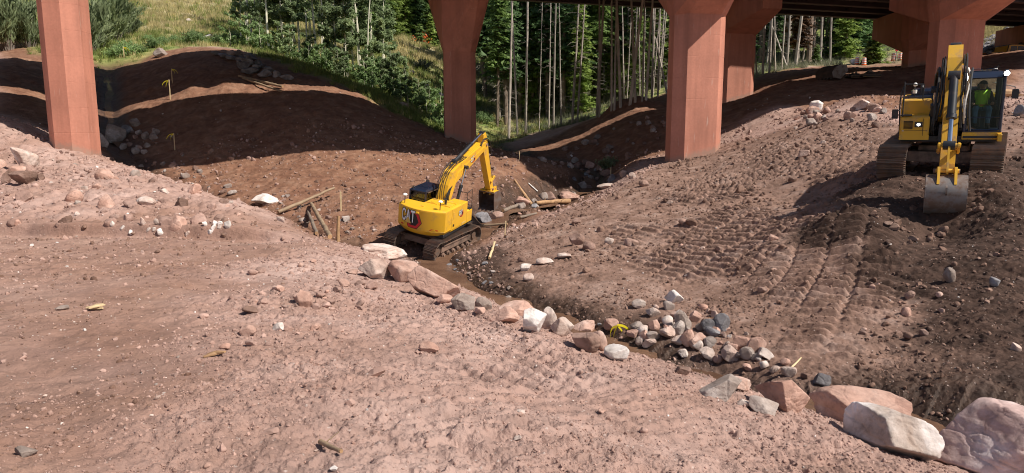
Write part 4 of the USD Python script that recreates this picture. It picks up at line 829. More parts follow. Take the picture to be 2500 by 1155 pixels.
def base_frame(x, y, az, ln=2.0, wd=1.2):
    f = np.array([math.sin(az), math.cos(az)]); l = np.array([-f[1], f[0]])
    q = [(a, b) for a in np.linspace(-ln, ln, 7) for b in (-wd, wd)]
    p = np.array([(x + f[0] * a + l[0] * b, y + f[1] * a + l[1] * b) for a, b in q]); z = H(p[:, 0], p[:, 1])
    c, *_ = np.linalg.lstsq(np.c_[p[:, 0] - x, p[:, 1] - y, np.ones(len(p))], z, rcond=None)
    n = np.array([-c[0], -c[1], 1]); n /= np.linalg.norm(n)
    X = np.array([f[0], f[1], 0]); X = X - n * (X @ n); X /= np.linalg.norm(X)
    return np.stack([X, np.cross(n, X), n], 1), np.array([x, y, c[2] - .03])
RA, LA = base_frame(EXA[0], EXA[1], math.radians(27))
exa, _ = excavator('clean yellow excavator seen from behind in the stream bed, arm raised ahead', LA, RA, math.radians(27 - 21), (1.05, 3.30), (4.60, 4.35), (6.05, 1.62), math.radians(-4), 'paint_yellow', 'paint_yellow', 'left', size=(.80, .75, .80))
RB, LB = base_frame(EXB[0], EXB[1], math.radians(216))
HY = math.radians(216 - 210); SZB = np.array([1.05, 1.0, 1.03])
def to_house(p): return rotz(-HY) @ (RB.T @ (np.asarray(p) - LB) / SZB)
tp = to_house(P(2302, 172, 19.2)); sp_ = to_house(P(2300, 418, 18.2))
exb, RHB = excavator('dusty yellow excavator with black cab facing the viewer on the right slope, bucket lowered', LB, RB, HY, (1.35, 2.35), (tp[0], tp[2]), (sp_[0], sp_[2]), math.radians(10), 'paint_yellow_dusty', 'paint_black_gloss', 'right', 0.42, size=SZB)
# ---------------------------------------------------------------- water
def build_water(line, half, name, label, start, end, lift):
    L = line[start:end]; T = np.gradient(L[:, :2], axis=0); T /= np.linalg.norm(T, axis=1)[:, None]; N = np.c_[-T[:, 1], T[:, 0]]
    c = np.array([float(np.min(H(p[0] + n[0] * np.linspace(-.3, .3, 5), p[1] + n[1] * np.linspace(-.3, .3, 5)))) for p, n in zip(L, N)])
    c = gaussian_filter(c, 3.0) + lift
    w = half * (1.0 + 0.35 * np.sin(np.arange(len(L)) * .37) + .25 * np.sin(np.arange(len(L)) * .91 + 1))
    V, F = [], []; m = 9
    for i, (p, n) in enumerate(zip(L, N)):
        for k in np.linspace(-1, 1, m): V.append((p[0] + n[0] * k * w[i], p[1] + n[1] * k * w[i], c[i]))
    for i in range(len(L) - 1):
        for k in range(m - 1): a = i * m + k; b = a + m; F += [(a, a + 1, b + 1), (a, b + 1, b)]
    me = trimesh.Trimesh(np.array(V), np.array(F), process=False)
    if me.face_normals[:, 2].mean() < 0: me.invert()
    mesh(name, me, MAT['water'], None, True, label, None, None, 'structure')
MAT['water'] = M('muddy_water', {'g': ('geometry', {}), 'n': NZ(8.0, 5, 0.65, 1.2), 'n2': NZ(0.7, 4, 0.6), 'r': ('rgb_ramp', {'ramp': [(0.35, (0.10, 0.052, 0.032)), (0.7, (0.21, 0.12, 0.075))]}), 'b': ('bump', {'strength': 0.9, 'distance': 0.10}),
                                 'f': ('fresnel', {'IOR': 1.33}), 'd': ('diffuse_bsdf', {}), 'gl': ('glossy_bsdf', {'roughness': 0.06}), 'm': ('mix_closure', {})},
                 [('g.position', 'n.vector'), ('g.position', 'n2.vector'), ('n2.fac', 'r.fac'), ('r.color', 'd.color'), ('n.fac', 'b.height'), ('b.normal', 'gl.normal'), ('b.normal', 'f.normal'), ('f.fac', 'm.fac'), ('d.BSDF', 'm.closure1'), ('gl.BSDF', 'm.closure2')], surface='m.closure')
build_water(STREAM, .75, 'stream', 'shallow muddy stream winding along the foot of the right slope', 2, 216, .17)
build_water(TRIB, .38, 'stream', 'thin trickle of water coming down the shaded hillside at the left', 2, 116, .06)

# ---------------------------------------------------------------- stones
def rock(seed, sx, sy, sz, detail=3, cuts=10, amp=.07, lo=.44, hi=.84):
    """a broken stone: a ball cut by flat faces, its edges worn a little, then roughened"""
    r = np.random.default_rng(seed); m = trimesh.creation.icosphere(detail, 1.0); v = m.vertices.copy()
    cuts = max(4, cuts - 4); nn = r.normal(size=(cuts + 4, 3)); nn /= np.linalg.norm(nn, axis=1)[:, None]; d = r.uniform(lo, hi, cuts + 4)
    q = np.maximum(v @ nn.T, 1e-3) / d; k = 55.0 if detail > 2 else 70.0
    rad = 1.0 / ((q ** k).sum(1) + 1.0) ** (1 / k)
    o = r.uniform(0, 50, 3); w = v * rad[:, None]
    if detail > 2:
        rd = 1 - np.abs(2 * meshkit.fbm(w * 2.2 + o, 3, 3) - 1)
        rad = rad * (1 + amp * 1.6 * (meshkit.fbm(w * 1.5 + o, 3, 1) - .5) + amp * 1.0 * (meshkit.fbm(w * 5 + o, 4, 2) - .5) - amp * .35 * sstep(.88, .99, rd))
    v = v * rad[:, None]
    ext = v.max(0) - v.min(0); v = (v - (v.max(0) + v.min(0)) / 2) / ext * [sx, sy, sz]
    m.vertices = v; return m
def put_rock(name, u, vb, w, h, mat, label, group=None, cat='boulder', tilt=(0, 0), seed=None, bury=.16, detail=3, cuts=10, depth=.8, amp=.07):
    g = G(u, vb); Yd = g[1]; sx = w * Yd / FPX * math.cos(math.atan2(g[0], g[1]))
    al = math.atan2(CZ - g[2], Yd); sy = sx * depth
    sz = max((h * Yd / FPX - sy * math.sin(al) * .8) / math.cos(al), .30 * sx) / (1 - bury)
    seed = int(u * 7 + vb) if seed is None else seed
    d = np.array([g[0], g[1]]) / math.hypot(g[0], g[1]); c = g[:2] + d * sy * .40
    m = rock(seed, sx, sy, sz, detail, cuts, amp)
    R = rotz(math.atan2(-g[0], g[1]) + np.random.default_rng(seed).uniform(-.15, .15)) @ rotx(tilt[0]) @ roty(tilt[1]); m = xf(m, R)
    z = min(float(H(c[0], c[1])), g[2] + .25 * sz) + sz * (.5 - bury)
    t = mesh(name, xf(m, None, (c[0], c[1], z)), MAT[mat], None, 24 if detail > 2 else False, label, cat, group)
    return t
BOULDERS = [
 (940, 632, 118, 44, 'rock_pale', 'flat pale slab at the top end of the boulder row beside the left tracks', (0, .1)),
 (985, 690, 85, 62, 'rock_pink', 'pinkish boulder wedged between the flat slab and the long pink boulder', (0, .2)),
 (922, 684, 90, 62, 'rock_pale', 'steep pale pink slab leaning below the top slab of the boulder row', (.2, .5)),
 (1060, 728, 150, 88, 'rock_pink', 'largest pink boulder of the row, long and sloping towards the water', (0, .35)),
 (1086, 742, 42, 26, 'rock_pink', 'small pink stone at the foot of the long sloping boulder'),
 (1131, 760, 62, 44, 'rock_grey', 'greyish blocky boulder just past the long pink boulder'),
 (1180, 757, 42, 44, 'rock_grey', 'dark upright split stone beside the greyish block', (0, -.3)),
 (1172, 770, 28, 20, 'rock_pink', 'little pink stone in front of the upright split stone'),
 (1262, 768, 95, 48, 'rock_pink', 'pale pink boulder lying behind the rounded tan boulder, touching the water'),
 (1232, 790, 78, 54, 'rock_pink', 'rounded tan pink boulder in the middle of the row'),
 (1338, 806, 44, 66, 'rock_pale', 'whitish upright boulder behind the white streaked one'),
 (1306, 814, 60, 66, 'rock_white', 'white streaked upright boulder in the middle of the row'),
 (1424, 826, 58, 42, 'rock_pink', 'pinkish boulder behind the white patched round boulder'),
 (1372, 822, 62, 58, 'rock_pale', 'round pinkish boulder with a white patch on its side'),
 (1463, 856, 40, 58, 'rock_pink', 'narrow leaning slab near the lower end of the boulder row', (0, -.35)),
 (1430, 860, 74, 58, 'rock_brown', 'brownish boulder sunk in dirt near the end of the row'),
 (1506, 882, 64, 50, 'rock_white', 'grey white tapering boulder at the end of the row, beside the muddy water', (0, -.35)),
 (1668, 916, 42, 28, 'rock_brown', 'brownish rounded stone standing where the muddy water ends'),
 (1792, 955, 92, 52, 'rock_pink', 'grey pink boulder behind the dark tilted slab'),
 (1755, 972, 122, 66, 'rock_grey', 'dark tilted slab with a pale end at the head of the large boulders', (.25, -.35)),
 (1905, 1004, 150, 112, 'rock_pink', 'broad pink boulder left of the long rounded pink boulder'),
 (1862, 1010, 84, 50, 'rock_grey', 'broken grey block in front of the broad pink boulder', (.2, .25)),
 (1815, 992, 40, 26, 'rock_pale', 'small pale stone between the tilted slab and the broken grey block'),
 (2092, 1048, 285, 160, 'rock_pink', 'long rounded pink boulder behind the white veined boulder'),
 (2176, 1112, 275, 165, 'rock_veined', 'white veined tapering boulder in front of the two big pink ones', (0, .18)),
 (2425, 1165, 400, 265, 'rock_lilac', 'biggest pink boulder, cut off at the lower right corner', (0, .05)),
 (2005, 944, 50, 38, 'rock_dark', 'smooth dark grey stone behind the broad pink boulder'),
 (1966, 926, 26, 17, 'rock_brown', 'small brown stone left of the smooth dark grey stone'),
 (1645, 742, 50, 42, 'rock_white', 'bright white angular rock alone on the right slope'),
 (1992, 273, 34, 27, 'rock_white', 'bright white rock on the berm under the bridge, left of the large machine'),
 (2104, 269, 46, 24, 'rock_pale', 'pale rock on the berm edge nearest the large machine'),
 (2490, 283, 34, 26, 'rock_dark', 'dark rock at the right edge beside the large machine'),
 (2316, 692, 34, 40, 'rock_grey', 'greyish stone stuck in the dark soil below the large bucket'),
 (2427, 700, 30, 24, 'rock_dark', 'dark grey stone in the churned soil at the right edge'),
 (1410, 600, 36, 36, 'rock_brown', 'tilted brown slab, uppermost of the stones across the middle slope', (0, -.6)),
 (1438, 612, 34, 24, 'rock_brown', 'brown stone just below the tilted brown slab'),
 (1487, 597, 24, 19, 'rock_pale', 'pale round stone between the two brown stones of the middle slope'),
 (1541, 602, 36, 24, 'rock_brown', 'brown block with a dark shadow on the middle slope'),
 (1290, 687, 28, 22, 'rock_pale', 'pale stone below the crumbled line of stones near the stream'),
 (70, 416, 56, 62, 'rock_pale', 'tall pale slab standing on the rubble left of the sunlit column', (.2, -.35)),
 (62, 452, 84, 36, 'rock_brown', 'broad flat brown stone below the tall pale slab', (0, .1)),
 (18, 447, 26, 34, 'rock_brown', 'dark edged stone at the left border beside the flat brown stone', (0, .5)),
 (650, 505, 72, 29, 'rock_white', 'flat whitish slab at the water below the left hillside'),
 (284, 352, 54, 44, 'rock_grey', 'large grey boulder in the shade right of the sunlit column'),
 (252, 358, 30, 32, 'rock_grey', 'grey boulder partly hidden behind the sunlit column'),
 (310, 330, 32, 22, 'rock_dark', 'dark boulder just above the large grey boulder in the gully'),
 (330, 312, 28, 18, 'rock_grey', 'small shaded stone in the gully above the dark boulder'),
 (392, 140, 36, 17, 'rock_grey', 'grey rock at the left end of the hill crest'),
 (512, 100, 34, 13, 'rock_white', 'pale rock in the grass above the dark rock pile'),
 (462, 55, 16, 8, 'rock_pale', 'small pale rock high in the dry grass'),
 (1272, 508, 46, 26, 'rock_pink', 'pinkish slab on the far bank ahead of the small bucket'),
 (1388, 492, 52, 24, 'rock_pink', 'pinkish rocks heap on the far bank where the stream bends'),
 (1440, 468, 46, 18, 'rock_brown', 'brown boulder in the middle of the upper stream'),
 (1476, 462, 40, 14, 'rock_pale', 'flat pale stone right of the upper stream'),
 (1522, 432, 22, 16, 'rock_pale', 'pale round stone above the upper stream bank'),
 (1543, 436, 18, 15, 'rock_pale', 'whitish stone beside the pale round stone above the upper stream'),
 (1312, 470, 34, 20, 'rock_dark', 'dark wet rock beside the bucket in the stream') if False else (1178, 548, 46, 26, 'rock_dark', 'dark wet rock in the stream under the small bucket'),
 (1210, 540, 40, 22, 'rock_brown', 'muddy brown rock in front of the small bucket'),
 (744, 752, 40, 54, 'rock_pink', 'pinkish upright block with a white foot among the foreground clods', (.15, -.3)),
 (680, 808, 30, 25, 'rock_white', 'white grey stone among the foreground clods'),
 (606, 822, 46, 34, 'rock_pink', 'reddish block at the edge of the clod patch in the foreground'),
 (612, 768, 46, 22, 'rock_brown', 'crumbling earth block behind the reddish block', (.1, .2)),
 (1046, 862, 50, 30, 'rock_pink', 'flat pinkish stone lying alone on the smooth foreground slope', (.15, .1)),
 (918, 920, 54, 26, 'clod_dry', 'tilted reddish slab of earth beside a shallow scrape', (.1, -.35)),
 (66, 1116, 64, 36, 'rock_grey', 'grey embedded stone near the lower left corner'),
 (152, 758, 38, 12, 'rock_grey', 'thin dark stone flake on the trodden bench'),
 (660, 1062, 52, 24, 'clod_dry', 'rounded earth clod low in the foreground'),
 (545, 1105, 20, 26, 'clod_dry', 'small upright clod low in the foreground'),
 (1284, 662, 30, 20, 'rock_pale', 'left stone of the crumbled pale line above the stream'),
 (1330, 648, 44, 20, 'rock_pale', 'middle stone of the crumbled pale line above the stream'),
 (1378, 634, 36, 18, 'rock_pale', 'right stone of the crumbled pale line above the stream'),
 (815, 1150, 22, 14, 'rock_white', 'small white stone at the bottom border'),
 (2480, 858, 30, 24, 'rock_pale', 'pale stone at the right border in the dug soil'),
]
for e in BOULDERS:
    big = e[2] * G(e[0], e[1])[1] > 900 or e[2] > 55
    put_rock('boulder' if e[2] > 40 else 'stone', *e[:6], tilt=e[6] if len(e) > 6 else (0, 0), cat='boulder' if e[2] > 40 else 'stone', detail=5 if e[2] > 110 else (4 if e[2] > 50 else 3), cuts=14 if big else 9)
# dark rock pile on the hill crest
for k, (u, v, w, h) in enumerate([(528, 137, 26, 9), (545, 143, 28, 9), (566, 137, 24, 10), (583, 138, 20, 13), (566, 148, 30, 10), (588, 152, 26, 10), (612, 150, 34, 15), (604, 163, 32, 14), (631, 160, 20, 10), (628, 176, 22, 14), (594, 173, 34, 16), (610, 186, 44, 16), (655, 178, 32, 12), (648, 192, 38, 15), (676, 190, 20, 16), (700, 196, 36, 12), (640, 168, 20, 10), (590, 160, 24, 10)]):
    put_rock('rock', u, v, w, h, 'rock_dark' if k not in (2,) else 'rock_pale', 'dark blocky rock heaped in the pile on the shaded hill crest' if k != 2 else 'pale rock catching sun on top of the dark rock pile', 'rocks of the pile on the hill crest' if k != 2 else None, 'stone', bury=.1)
# loose cobbles beside the bend of the stream
TONE = {'rock_pink': 'pinkish', 'rock_grey': 'grey', 'rock_brown': 'brown', 'rock_pale': 'pale', 'rock_white': 'whitish', 'rock_dark': 'dark'}
COB = [(1665, 804, 30, 36), (1633, 800, 24, 20), (1648, 790, 22, 18), (1690, 788, 26, 20), (1722, 818, 36, 28), (1768, 822, 36, 36), (1756, 830, 36, 18), (1583, 818, 24, 18), (1604, 806, 24, 20), (1626, 818, 22, 24), (1652, 818, 28, 26), (1590, 858, 32, 18), (1556, 850, 16, 18), (1568, 838, 28, 22), (1540, 826, 28, 18), (1597, 832, 26, 20), (1625, 838, 34, 24), (1650, 852, 28, 18), (1679, 850, 30, 34), (1716, 852, 40, 28), (1742, 848, 28, 22), (1690, 868, 26, 20), (1722, 876, 34, 22),
       (1812, 854, 38, 30), (1850, 866, 48, 34), (1829, 880, 34, 24), (1872, 886, 40, 20), (1782, 894, 36, 30), (1768, 862, 24, 18), (1740, 878, 22, 16), (1800, 884, 20, 14), (1665, 872, 22, 16), (1930, 920, 34, 22), (1910, 896, 22, 14), (1480, 814, 34, 26), (1560, 812, 26, 16), (1598, 776, 32, 18), (1576, 754, 30, 18), (1710, 762, 22, 14), (1640, 770, 20, 14), (1705, 806, 20, 14), (1890, 912, 24, 14), (1855, 906, 20, 14), (1820, 905, 26, 14)]
CM = ['rock_grey', 'rock_pink', 'rock_pale', 'rock_pink', 'rock_pale']
for k, (u, v, w, h) in enumerate(COB):
    mt = 'rock_dark' if k in (4, 5, 6) else CM[(k * 7) % 5]
    ju, jv = RNG.normal(size=2) * [9, 5]; put_rock('cobble', u + ju, v + jv, w * 1.22, h * 1.5, mt, TONE[mt] + ' cobble in the loose heap of stones beside the stream bend', TONE[mt] + ' cobbles beside the stream bend', 'stone', tilt=tuple(RNG.uniform(-.5, .5, 2)), detail=2, cuts=8, bury=.14)
# stones lying about, by the place they lie on
TONE = {'rock_pink': 'pinkish', 'rock_grey': 'grey', 'rock_brown': 'brown', 'rock_pale': 'pale', 'rock_white': 'whitish', 'rock_dark': 'dark', 'clod_dry': 'earth coloured', 'clod_brown': 'dark earth coloured'}
def strew(n, poly, wr, mats, noun, place, seed, flat=.6, name='stone', bury=None):
    r = np.random.default_rng(seed); pg = shapely.Polygon(poly); b = pg.bounds; k = 0
    while k < n:
        u, v = r.uniform(b[0], b[2]), r.uniform(b[1], b[3])
        if not pg.contains(shapely.Point(u, v)): continue
        w = wr[0] + (wr[1] - wr[0]) * r.random() ** 2.2; mt = mats[r.integers(len(mats))]
        put_rock(name, u, v, w, w * r.uniform(flat * .8, flat * 1.3), mt, f'{TONE[mt]} {noun} {place}', f'{TONE[mt]} {noun}s {place}', name if name != 'rock' else 'stone', tilt=(r.uniform(-.3, .3), r.uniform(-.5, .5)), seed=int(r.integers(1e6)), detail=2, cuts=7, bury=.25 if bury is None else bury); k += 1
strew(62, [(0, 395), (200, 400), (420, 440), (600, 515), (560, 560), (0, 560)], (12, 52), ['rock_pink', 'clod_dry', 'rock_brown', 'clod_dry', 'rock_pale', 'rock_pink', 'rock_grey'], 'stone', 'in the sunlit rubble on the left mound', 31, .5, bury=.42)
strew(16, [(250, 552), (560, 545), (560, 575), (250, 578)], (10, 20), ['rock_white', 'rock_pale'], 'stone', 'sticking out of the low cut bank', 32, 1.0)
strew(50, [(1300, 560), (1560, 440), (1900, 300), (2180, 300), (2100, 420), (2000, 600), (1900, 740), (1560, 740), (1260, 650)], (9, 30), ['rock_pink', 'rock_brown', 'rock_brown', 'rock_pale', 'clod_brown'], 'stone', 'scattered over the tracked right slope', 33)
strew(24, [(1870, 300), (1960, 265), (2150, 262), (2180, 290), (1960, 310)], (12, 34), ['rock_pink', 'rock_brown', 'rock_grey'], 'stone', 'in the rubble line on the berm under the bridges', 34)
strew(46, [(1330, 405), (1420, 395), (1520, 430), (1480, 470), (1400, 500), (1250, 530), (1230, 520), (1340, 480), (1420, 450)], (10, 30), ['rock_grey', 'rock_pink', 'rock_brown', 'rock_dark'], 'rock', 'in the bed of the upper stream', 35, name='rock')
strew(34, [(1290, 395), (1450, 330), (1620, 270), (1630, 330), (1520, 400), (1400, 400)], (8, 24), ['rock_grey', 'rock_brown'], 'stone', 'on the shaded slope left of the broad column', 36)
strew(44, [(250, 380), (300, 300), (420, 330), (470, 400), (600, 480), (560, 500), (430, 440)], (8, 26), ['rock_grey', 'rock_brown', 'rock_grey'], 'rock', 'along the shaded gully behind the left mound', 37, name='rock')
strew(24, [(600, 500), (720, 560), (880, 585), (940, 560), (800, 520), (680, 470)], (8, 22), ['rock_grey', 'rock_brown', 'rock_pale'], 'stone', 'on the muddy bank around the logs', 38)
strew(70, [(560, 690), (720, 640), (900, 640), (980, 720), (870, 800), (740, 850), (600, 850), (440, 890), (400, 860)], (10, 36), ['clod_dry', 'clod_dry', 'rock_pink'], 'clod', 'in the crumbly patch on the foreground bench', 39, name='clod')
strew(34, [(1560, 760), (1700, 735), (1800, 790), (1920, 870), (1860, 905), (1720, 860), (1600, 800)], (12, 30), ['rock_pink', 'rock_pale', 'rock_brown', 'rock_grey'], 'rubble stone', 'spread up the bank above the cobble heap', 45, .75, bury=.35)
strew(28, [(2080, 700), (2280, 640), (2320, 760), (2260, 900), (2130, 860), (2080, 780)], (10, 30), ['rock_brown', 'rock_pink', 'clod_brown'], 'stone', 'half buried in the slumped bank below the large bucket', 40)
strew(28, [(1060, 640), (1160, 620), (1230, 700), (1400, 770), (1480, 800), (1440, 810), (1260, 740), (1120, 690)], (8, 22), ['rock_dark', 'rock_grey', 'rock_brown'], 'rock', 'along the muddy water below the boulder row', 41, name='rock')
strew(26, [(2110, 520), (2230, 600), (2300, 590), (2420, 500), (2440, 440), (2380, 470), (2350, 560), (2230, 560)], (10, 30), ['clod_brown'], 'clod', 'in the dark spoil around the large bucket', 43, name='clod')
strew(16, [(0, 900), (900, 900), (1500, 1000), (1900, 1150), (0, 1150)], (12, 30), ['rock_pink', 'rock_pale', 'clod_dry'], 'stone', 'loose on the open foreground slope', 42)
rp_ = np.random.default_rng(57); RIP = []
while len(RIP) < 260:
    u, v = rp_.uniform(2362, 2530), rp_.uniform(66, 134)
    if not (134 - (u - 2362) * .46 < v + 14 < 150 - (u - 2362) * .10): continue
    g_ = G(u, v); q = rp_.uniform(.35, .75); RIP.append(xf(rock(int(rp_.integers(1e6)), q * 1.3, q, q * .8, 1, 5), rotz(rp_.uniform(0, 6)) @ rotx(rp_.uniform(-.4, .4)), g_ + [0, 0, q * .25]))
mesh('riprap', RIP, MAT['rock_dark'], None, False, 'bank of dark broken rock rising behind the yellow truck', None, None, 'stuff')
# gravel and crumbs too many to count
def instancer(name, label, protos, mats, pos, rot, sc, pick):
    pi = UsdGeom.PointInstancer.Define(stage, uniq('/World', name)); tag(pi.GetPrim(), label, None, None, 'stuff')
    for k, (m, mt) in enumerate(zip(protos, mats)):
        g = usdkit.mesh(stage, f'{pi.GetPath()}/kinds/kind_{k}', m, MAT[mt], False); pi.GetPrototypesRel().AddTarget(g.GetPath())
    UsdGeom.Scope.Define(stage, f'{pi.GetPath()}/kinds')
    pi.CreateProtoIndicesAttr(Vt.IntArray.FromNumpy(np.asarray(pick, np.int32))); pi.CreatePositionsAttr(Vt.Vec3fArray.FromNumpy(np.asarray(pos, np.float32)))
    q = np.asarray(rot, np.float32); pi.CreateOrientationsAttr(Vt.QuathArray([Gf.Quath(float(a), float(b), float(c), float(d)) for a, b, c, d in q]))
    pi.CreateScalesAttr(Vt.Vec3fArray.FromNumpy(np.asarray(sc, np.float32))); return pi
def random_quats(r, n):
    q = r.normal(size=(n, 4)); return q / np.linalg.norm(q, axis=1)[:, None]
def fan_points(r, n, r0, r1, a0=-.80, a1=.80):
    a = r.uniform(a0, a1, n); d = np.exp(r.uniform(math.log(r0), math.log(r1), n)); return np.sin(a) * d, np.cos(a) * d, d
def crumbs(name, label, n, mats, keep, seed, px=(.9, 5.5), pw=2.6, r0=2.4, r1=48, sink=.15):
    r = np.random.default_rng(seed); x, y, d = fan_points(r, n, r0, r1)
    k = r.random(n) < keep(x, y); x, y, d = x[k], y[k], d[k]; n = len(x)
    s = px[0] * (1 - r.random(n) * (1 - (px[0] / px[1]) ** (pw - 1))) ** (-1 / (pw - 1)) * d / 680 * .5
    s = np.minimum(s, .16); z = H(x, y)
    pos = np.c_[x, y, z + s * (.35 - sink)]
    sc = s[:, None] * r.uniform(.65, 1.35, (n, 3)) * [1, 1, .8]
    protos = [rock(900 + seed * 10 + i, 2, 2, 2, 1, 6, .15) for i in range(4 * len(mats))]
    instancer(name, label, protos, [m for m in mats for _ in range(4)], pos, random_quats(r, n), sc, r.integers(0, len(protos), n))
patch = lambda x, y, s, a, b, k: sstep(a, b, n2(x, y, s, k))
crumbs('gravel', 'dry reddish crumbs of earth and grit covering the near slope', 130000, ['clod_dry', 'clod_dry', 'clod_dry'], lambda x, y: (1 - zone_at('right', x, y)) * (1 - zone_at('grass', x, y)) * (1 - .7 * zone_at('hill', x, y)) * (.22 + .78 * patch(x, y, .6, .38, .62, 51)) * (1 - .55 * zone_at('bench', x, y)), 1, px=(.9, 4.8), pw=2.7)
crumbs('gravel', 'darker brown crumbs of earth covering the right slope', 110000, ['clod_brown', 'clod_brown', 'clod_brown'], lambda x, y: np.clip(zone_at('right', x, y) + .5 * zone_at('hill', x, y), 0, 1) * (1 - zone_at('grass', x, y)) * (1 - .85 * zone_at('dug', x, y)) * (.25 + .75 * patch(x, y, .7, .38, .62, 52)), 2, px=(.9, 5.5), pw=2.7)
crumbs('gravel', 'dark damp lumps of freshly dug soil at the right', 60000, ['clod_dark', 'clod_dark', 'clod_brown'], lambda x, y: zone_at('dug', x, y) * (.3 + .7 * patch(x, y, .8, .4, .6, 54)), 4, px=(.9, 6.0), pw=2.6)
crumbs('gravel', 'pale grit and pebbles sprinkled over the bare earth', 3000, ['rock_pale', 'rock_white', 'rock_grey'], lambda x, y: (1 - zone_at('grass', x, y)) * (.35 + .65 * patch(x, y, .9, .4, .6, 53)), 3, px=(.8, 3.0), pw=3.0, r1=55)
# ---------------------------------------------------------------- stakes, logs, site things
simple('wood_lath', (0.55, 0.42, 0.24), 0.8, 0, 0.15, 8)
simple('wood_log', (0.25, 0.175, 0.11), 0.85, 0, 0.35, 3.0, 0.01, 25)
simple('wood_fresh', (0.34, 0.20, 0.10), 0.8, 0, 0.3, 4.0, 0.01, 25)
simple('wood_grey', (0.20, 0.155, 0.12), 0.85, 0, 0.3, 3.0, 0.01, 25)
simple('ribbon_yellow', (0.72, 0.60, 0.02), 0.5, 0, 0.1)
simple('drum_orange', (0.78, 0.12, 0.015), 0.5, 0, 0.1)
simple('sign_red', (0.50, 0.015, 0.02), 0.5, 0, 0.08)
simple('truck_yellow', (0.62, 0.30, 0.012), 0.35, 0, 0.06, coat=0.4)
simple('dark_iron', (0.050, 0.042, 0.038), 0.7, 0.2, 0.3, 2.0, dirt=(0.10, 0.07, 0.05), dirt_amt=0.4)
simple('pale_iron', (0.30, 0.27, 0.24), 0.6, 0.2, 0.25, 2.0, dirt=(0.16, 0.11, 0.08), dirt_amt=0.5)
def ribbon(par, top, hz, out):
    for k, (dx, dz) in enumerate(((out, -.30), (out * .5, -.42))):
        q = spline([(0, 0, top), (dx * .5, .02, top - .02 - .05 * k), (dx, .03, top + dz * hz)], 7)
        V = np.vstack([q + [0, 0, .025], q - [0, 0, .025], q + [.004, .004, .025], q + [.004, .004, -.025]]); n = len(q)
        F = [f for i in range(n - 1) for f in ((i, i + 1, n + i), (i + 1, n + i + 1, n + i), (2 * n + i, 3 * n + i, 2 * n + i + 1), (2 * n + i + 1, 3 * n + i, 3 * n + i + 1))]
        mesh('ribbon', trimesh.Trimesh(V, np.array(F), process=False), MAT['ribbon_yellow'], par)
def stake(u, v, hpx, label, rib=0.0, lean=0.0, w=.045):
    g = G(u, v); h = hpx * g[1] / FPX
    t = thing('survey_stake', label, 'stake', g)
    w = max(w, .0011 * g[1])
    mesh('lath', xf(hull([(x, y, z) for x in (-w / 2, w / 2) for y in (-w / 3, w / 3) for z in (-.15, h)] + [(0, 0, h + .03)]), roty(lean)), MAT['wood_lath'], t)
    if rib: ribbon(t, h * .95, 1.0, rib)
stake(416, 243, 46, 'wooden stake with yellow ribbon on the lit strip between the two shadow bands', -.55)
stake(421, 203, 34, 'thin stake with a yellow ribbon in the upper dark shadow band', .45, 0, .03)
stake(427, 366, 40, 'white stake with a yellow ribbon in the shade below the left hillside', -.5)
stake(303, 142, 26, 'stake with yellow ribbon at the grass edge above the gully', .5)
stake(833, 515, 46, 'tall yellow stake with a crosspiece behind the upright log', 0, 0, .06)
stake(1233, 573, 33, 'bare wooden stake on the bank right of the excavator in the stream', 0, .06)
stake(1268, 391, 20, 'small stake far up the stream behind the raised arm')
stake(1491, 427, 18, 'small stake beside the pale shrub below the broad column')
g = G(1506, 822); t = thing('flagging_ribbon', 'bright yellow ribbon strip on a wire beside the cobbles', 'ribbon', g)
mesh('wire', rod((0, 0, -.1), (.02, 0, .24), .006, 6), MAT['dark_iron'], t)
ribbon(t, .24, .4, .26); ribbon(t, .22, .8, -.12)
def log(pts, r0, r1, label, mat='wood_log', stubs=0, cat='log', seed=1, lift=.6, name='log'):
    rg = np.random.default_rng(seed)
    a, b = pts; L = np.linalg.norm(b - a); n = max(5, int(L / .25)); q = np.linspace(a, b, n); q[1:-1] += rg.normal(size=(n - 2, 3)) * r0 * .12
    d = (b - a) / L
    rr2 = np.linspace(r0, r1, n) * (1 + rg.normal(size=n) * .05)
    m = tube(q, rr2, 10); 
    t = thing(name, label, cat, (0, 0, 0))
    mesh('stem', m, MAT[mat], t, 40)
    for e, rr_, s in ((a, r0, -1), (b, r1, 1)): mesh('cut_end', tube([e + d * s * .002, e + d * s * .012], rr_ * .93, 10), MAT['wood_fresh'], t)
    for k in range(stubs):
        f = rg.uniform(.15, .9); o = rg.normal(size=3); o -= d * (o @ d); o /= np.linalg.norm(o); o = o + d * .4; p0 = a + (b - a) * f
        mesh('branch_stub', tube([p0, p0 + o * (r0 + rg.uniform(.05, .25))], [r0 * .25, r0 * .15], 6), MAT[mat], t)
    return t
def gp(u, v, up): return G(u, v) + np.array([0, 0, up])
def dpx(w, u, v): return w * G(u, v)[1] / FPX / 2 * .72
log((gp(680, 524, .12), P(816, 459, G(760, 500)[1] + 1.0)), dpx(13, 700, 515), dpx(8, 700, 515), 'long pale pole slanting up to the right across the gully', 'wood_log', 4, seed=3)
log((gp(760, 503, .12), gp(806, 588, .12)), dpx(13, 790, 560), dpx(17, 806, 588), 'thick log leaning down towards the bench, between the split log and the upright post', 'wood_log', 2, seed=4)
log((gp(753, 522, .1), gp(773, 577, .1)), dpx(11, 760, 550), dpx(13, 770, 575), 'shorter split log left of the thick leaning log', 'wood_grey', 1, seed=5)
b_ = G(824, 590); log((b_ - [0, 0, .2], b_ + np.array([.04, .1, 62 * b_[1] / FPX])), dpx(14, 824, 588), dpx(10, 824, 588), 'short log standing upright at the edge of the bench', 'wood_fresh', 0, seed=6)
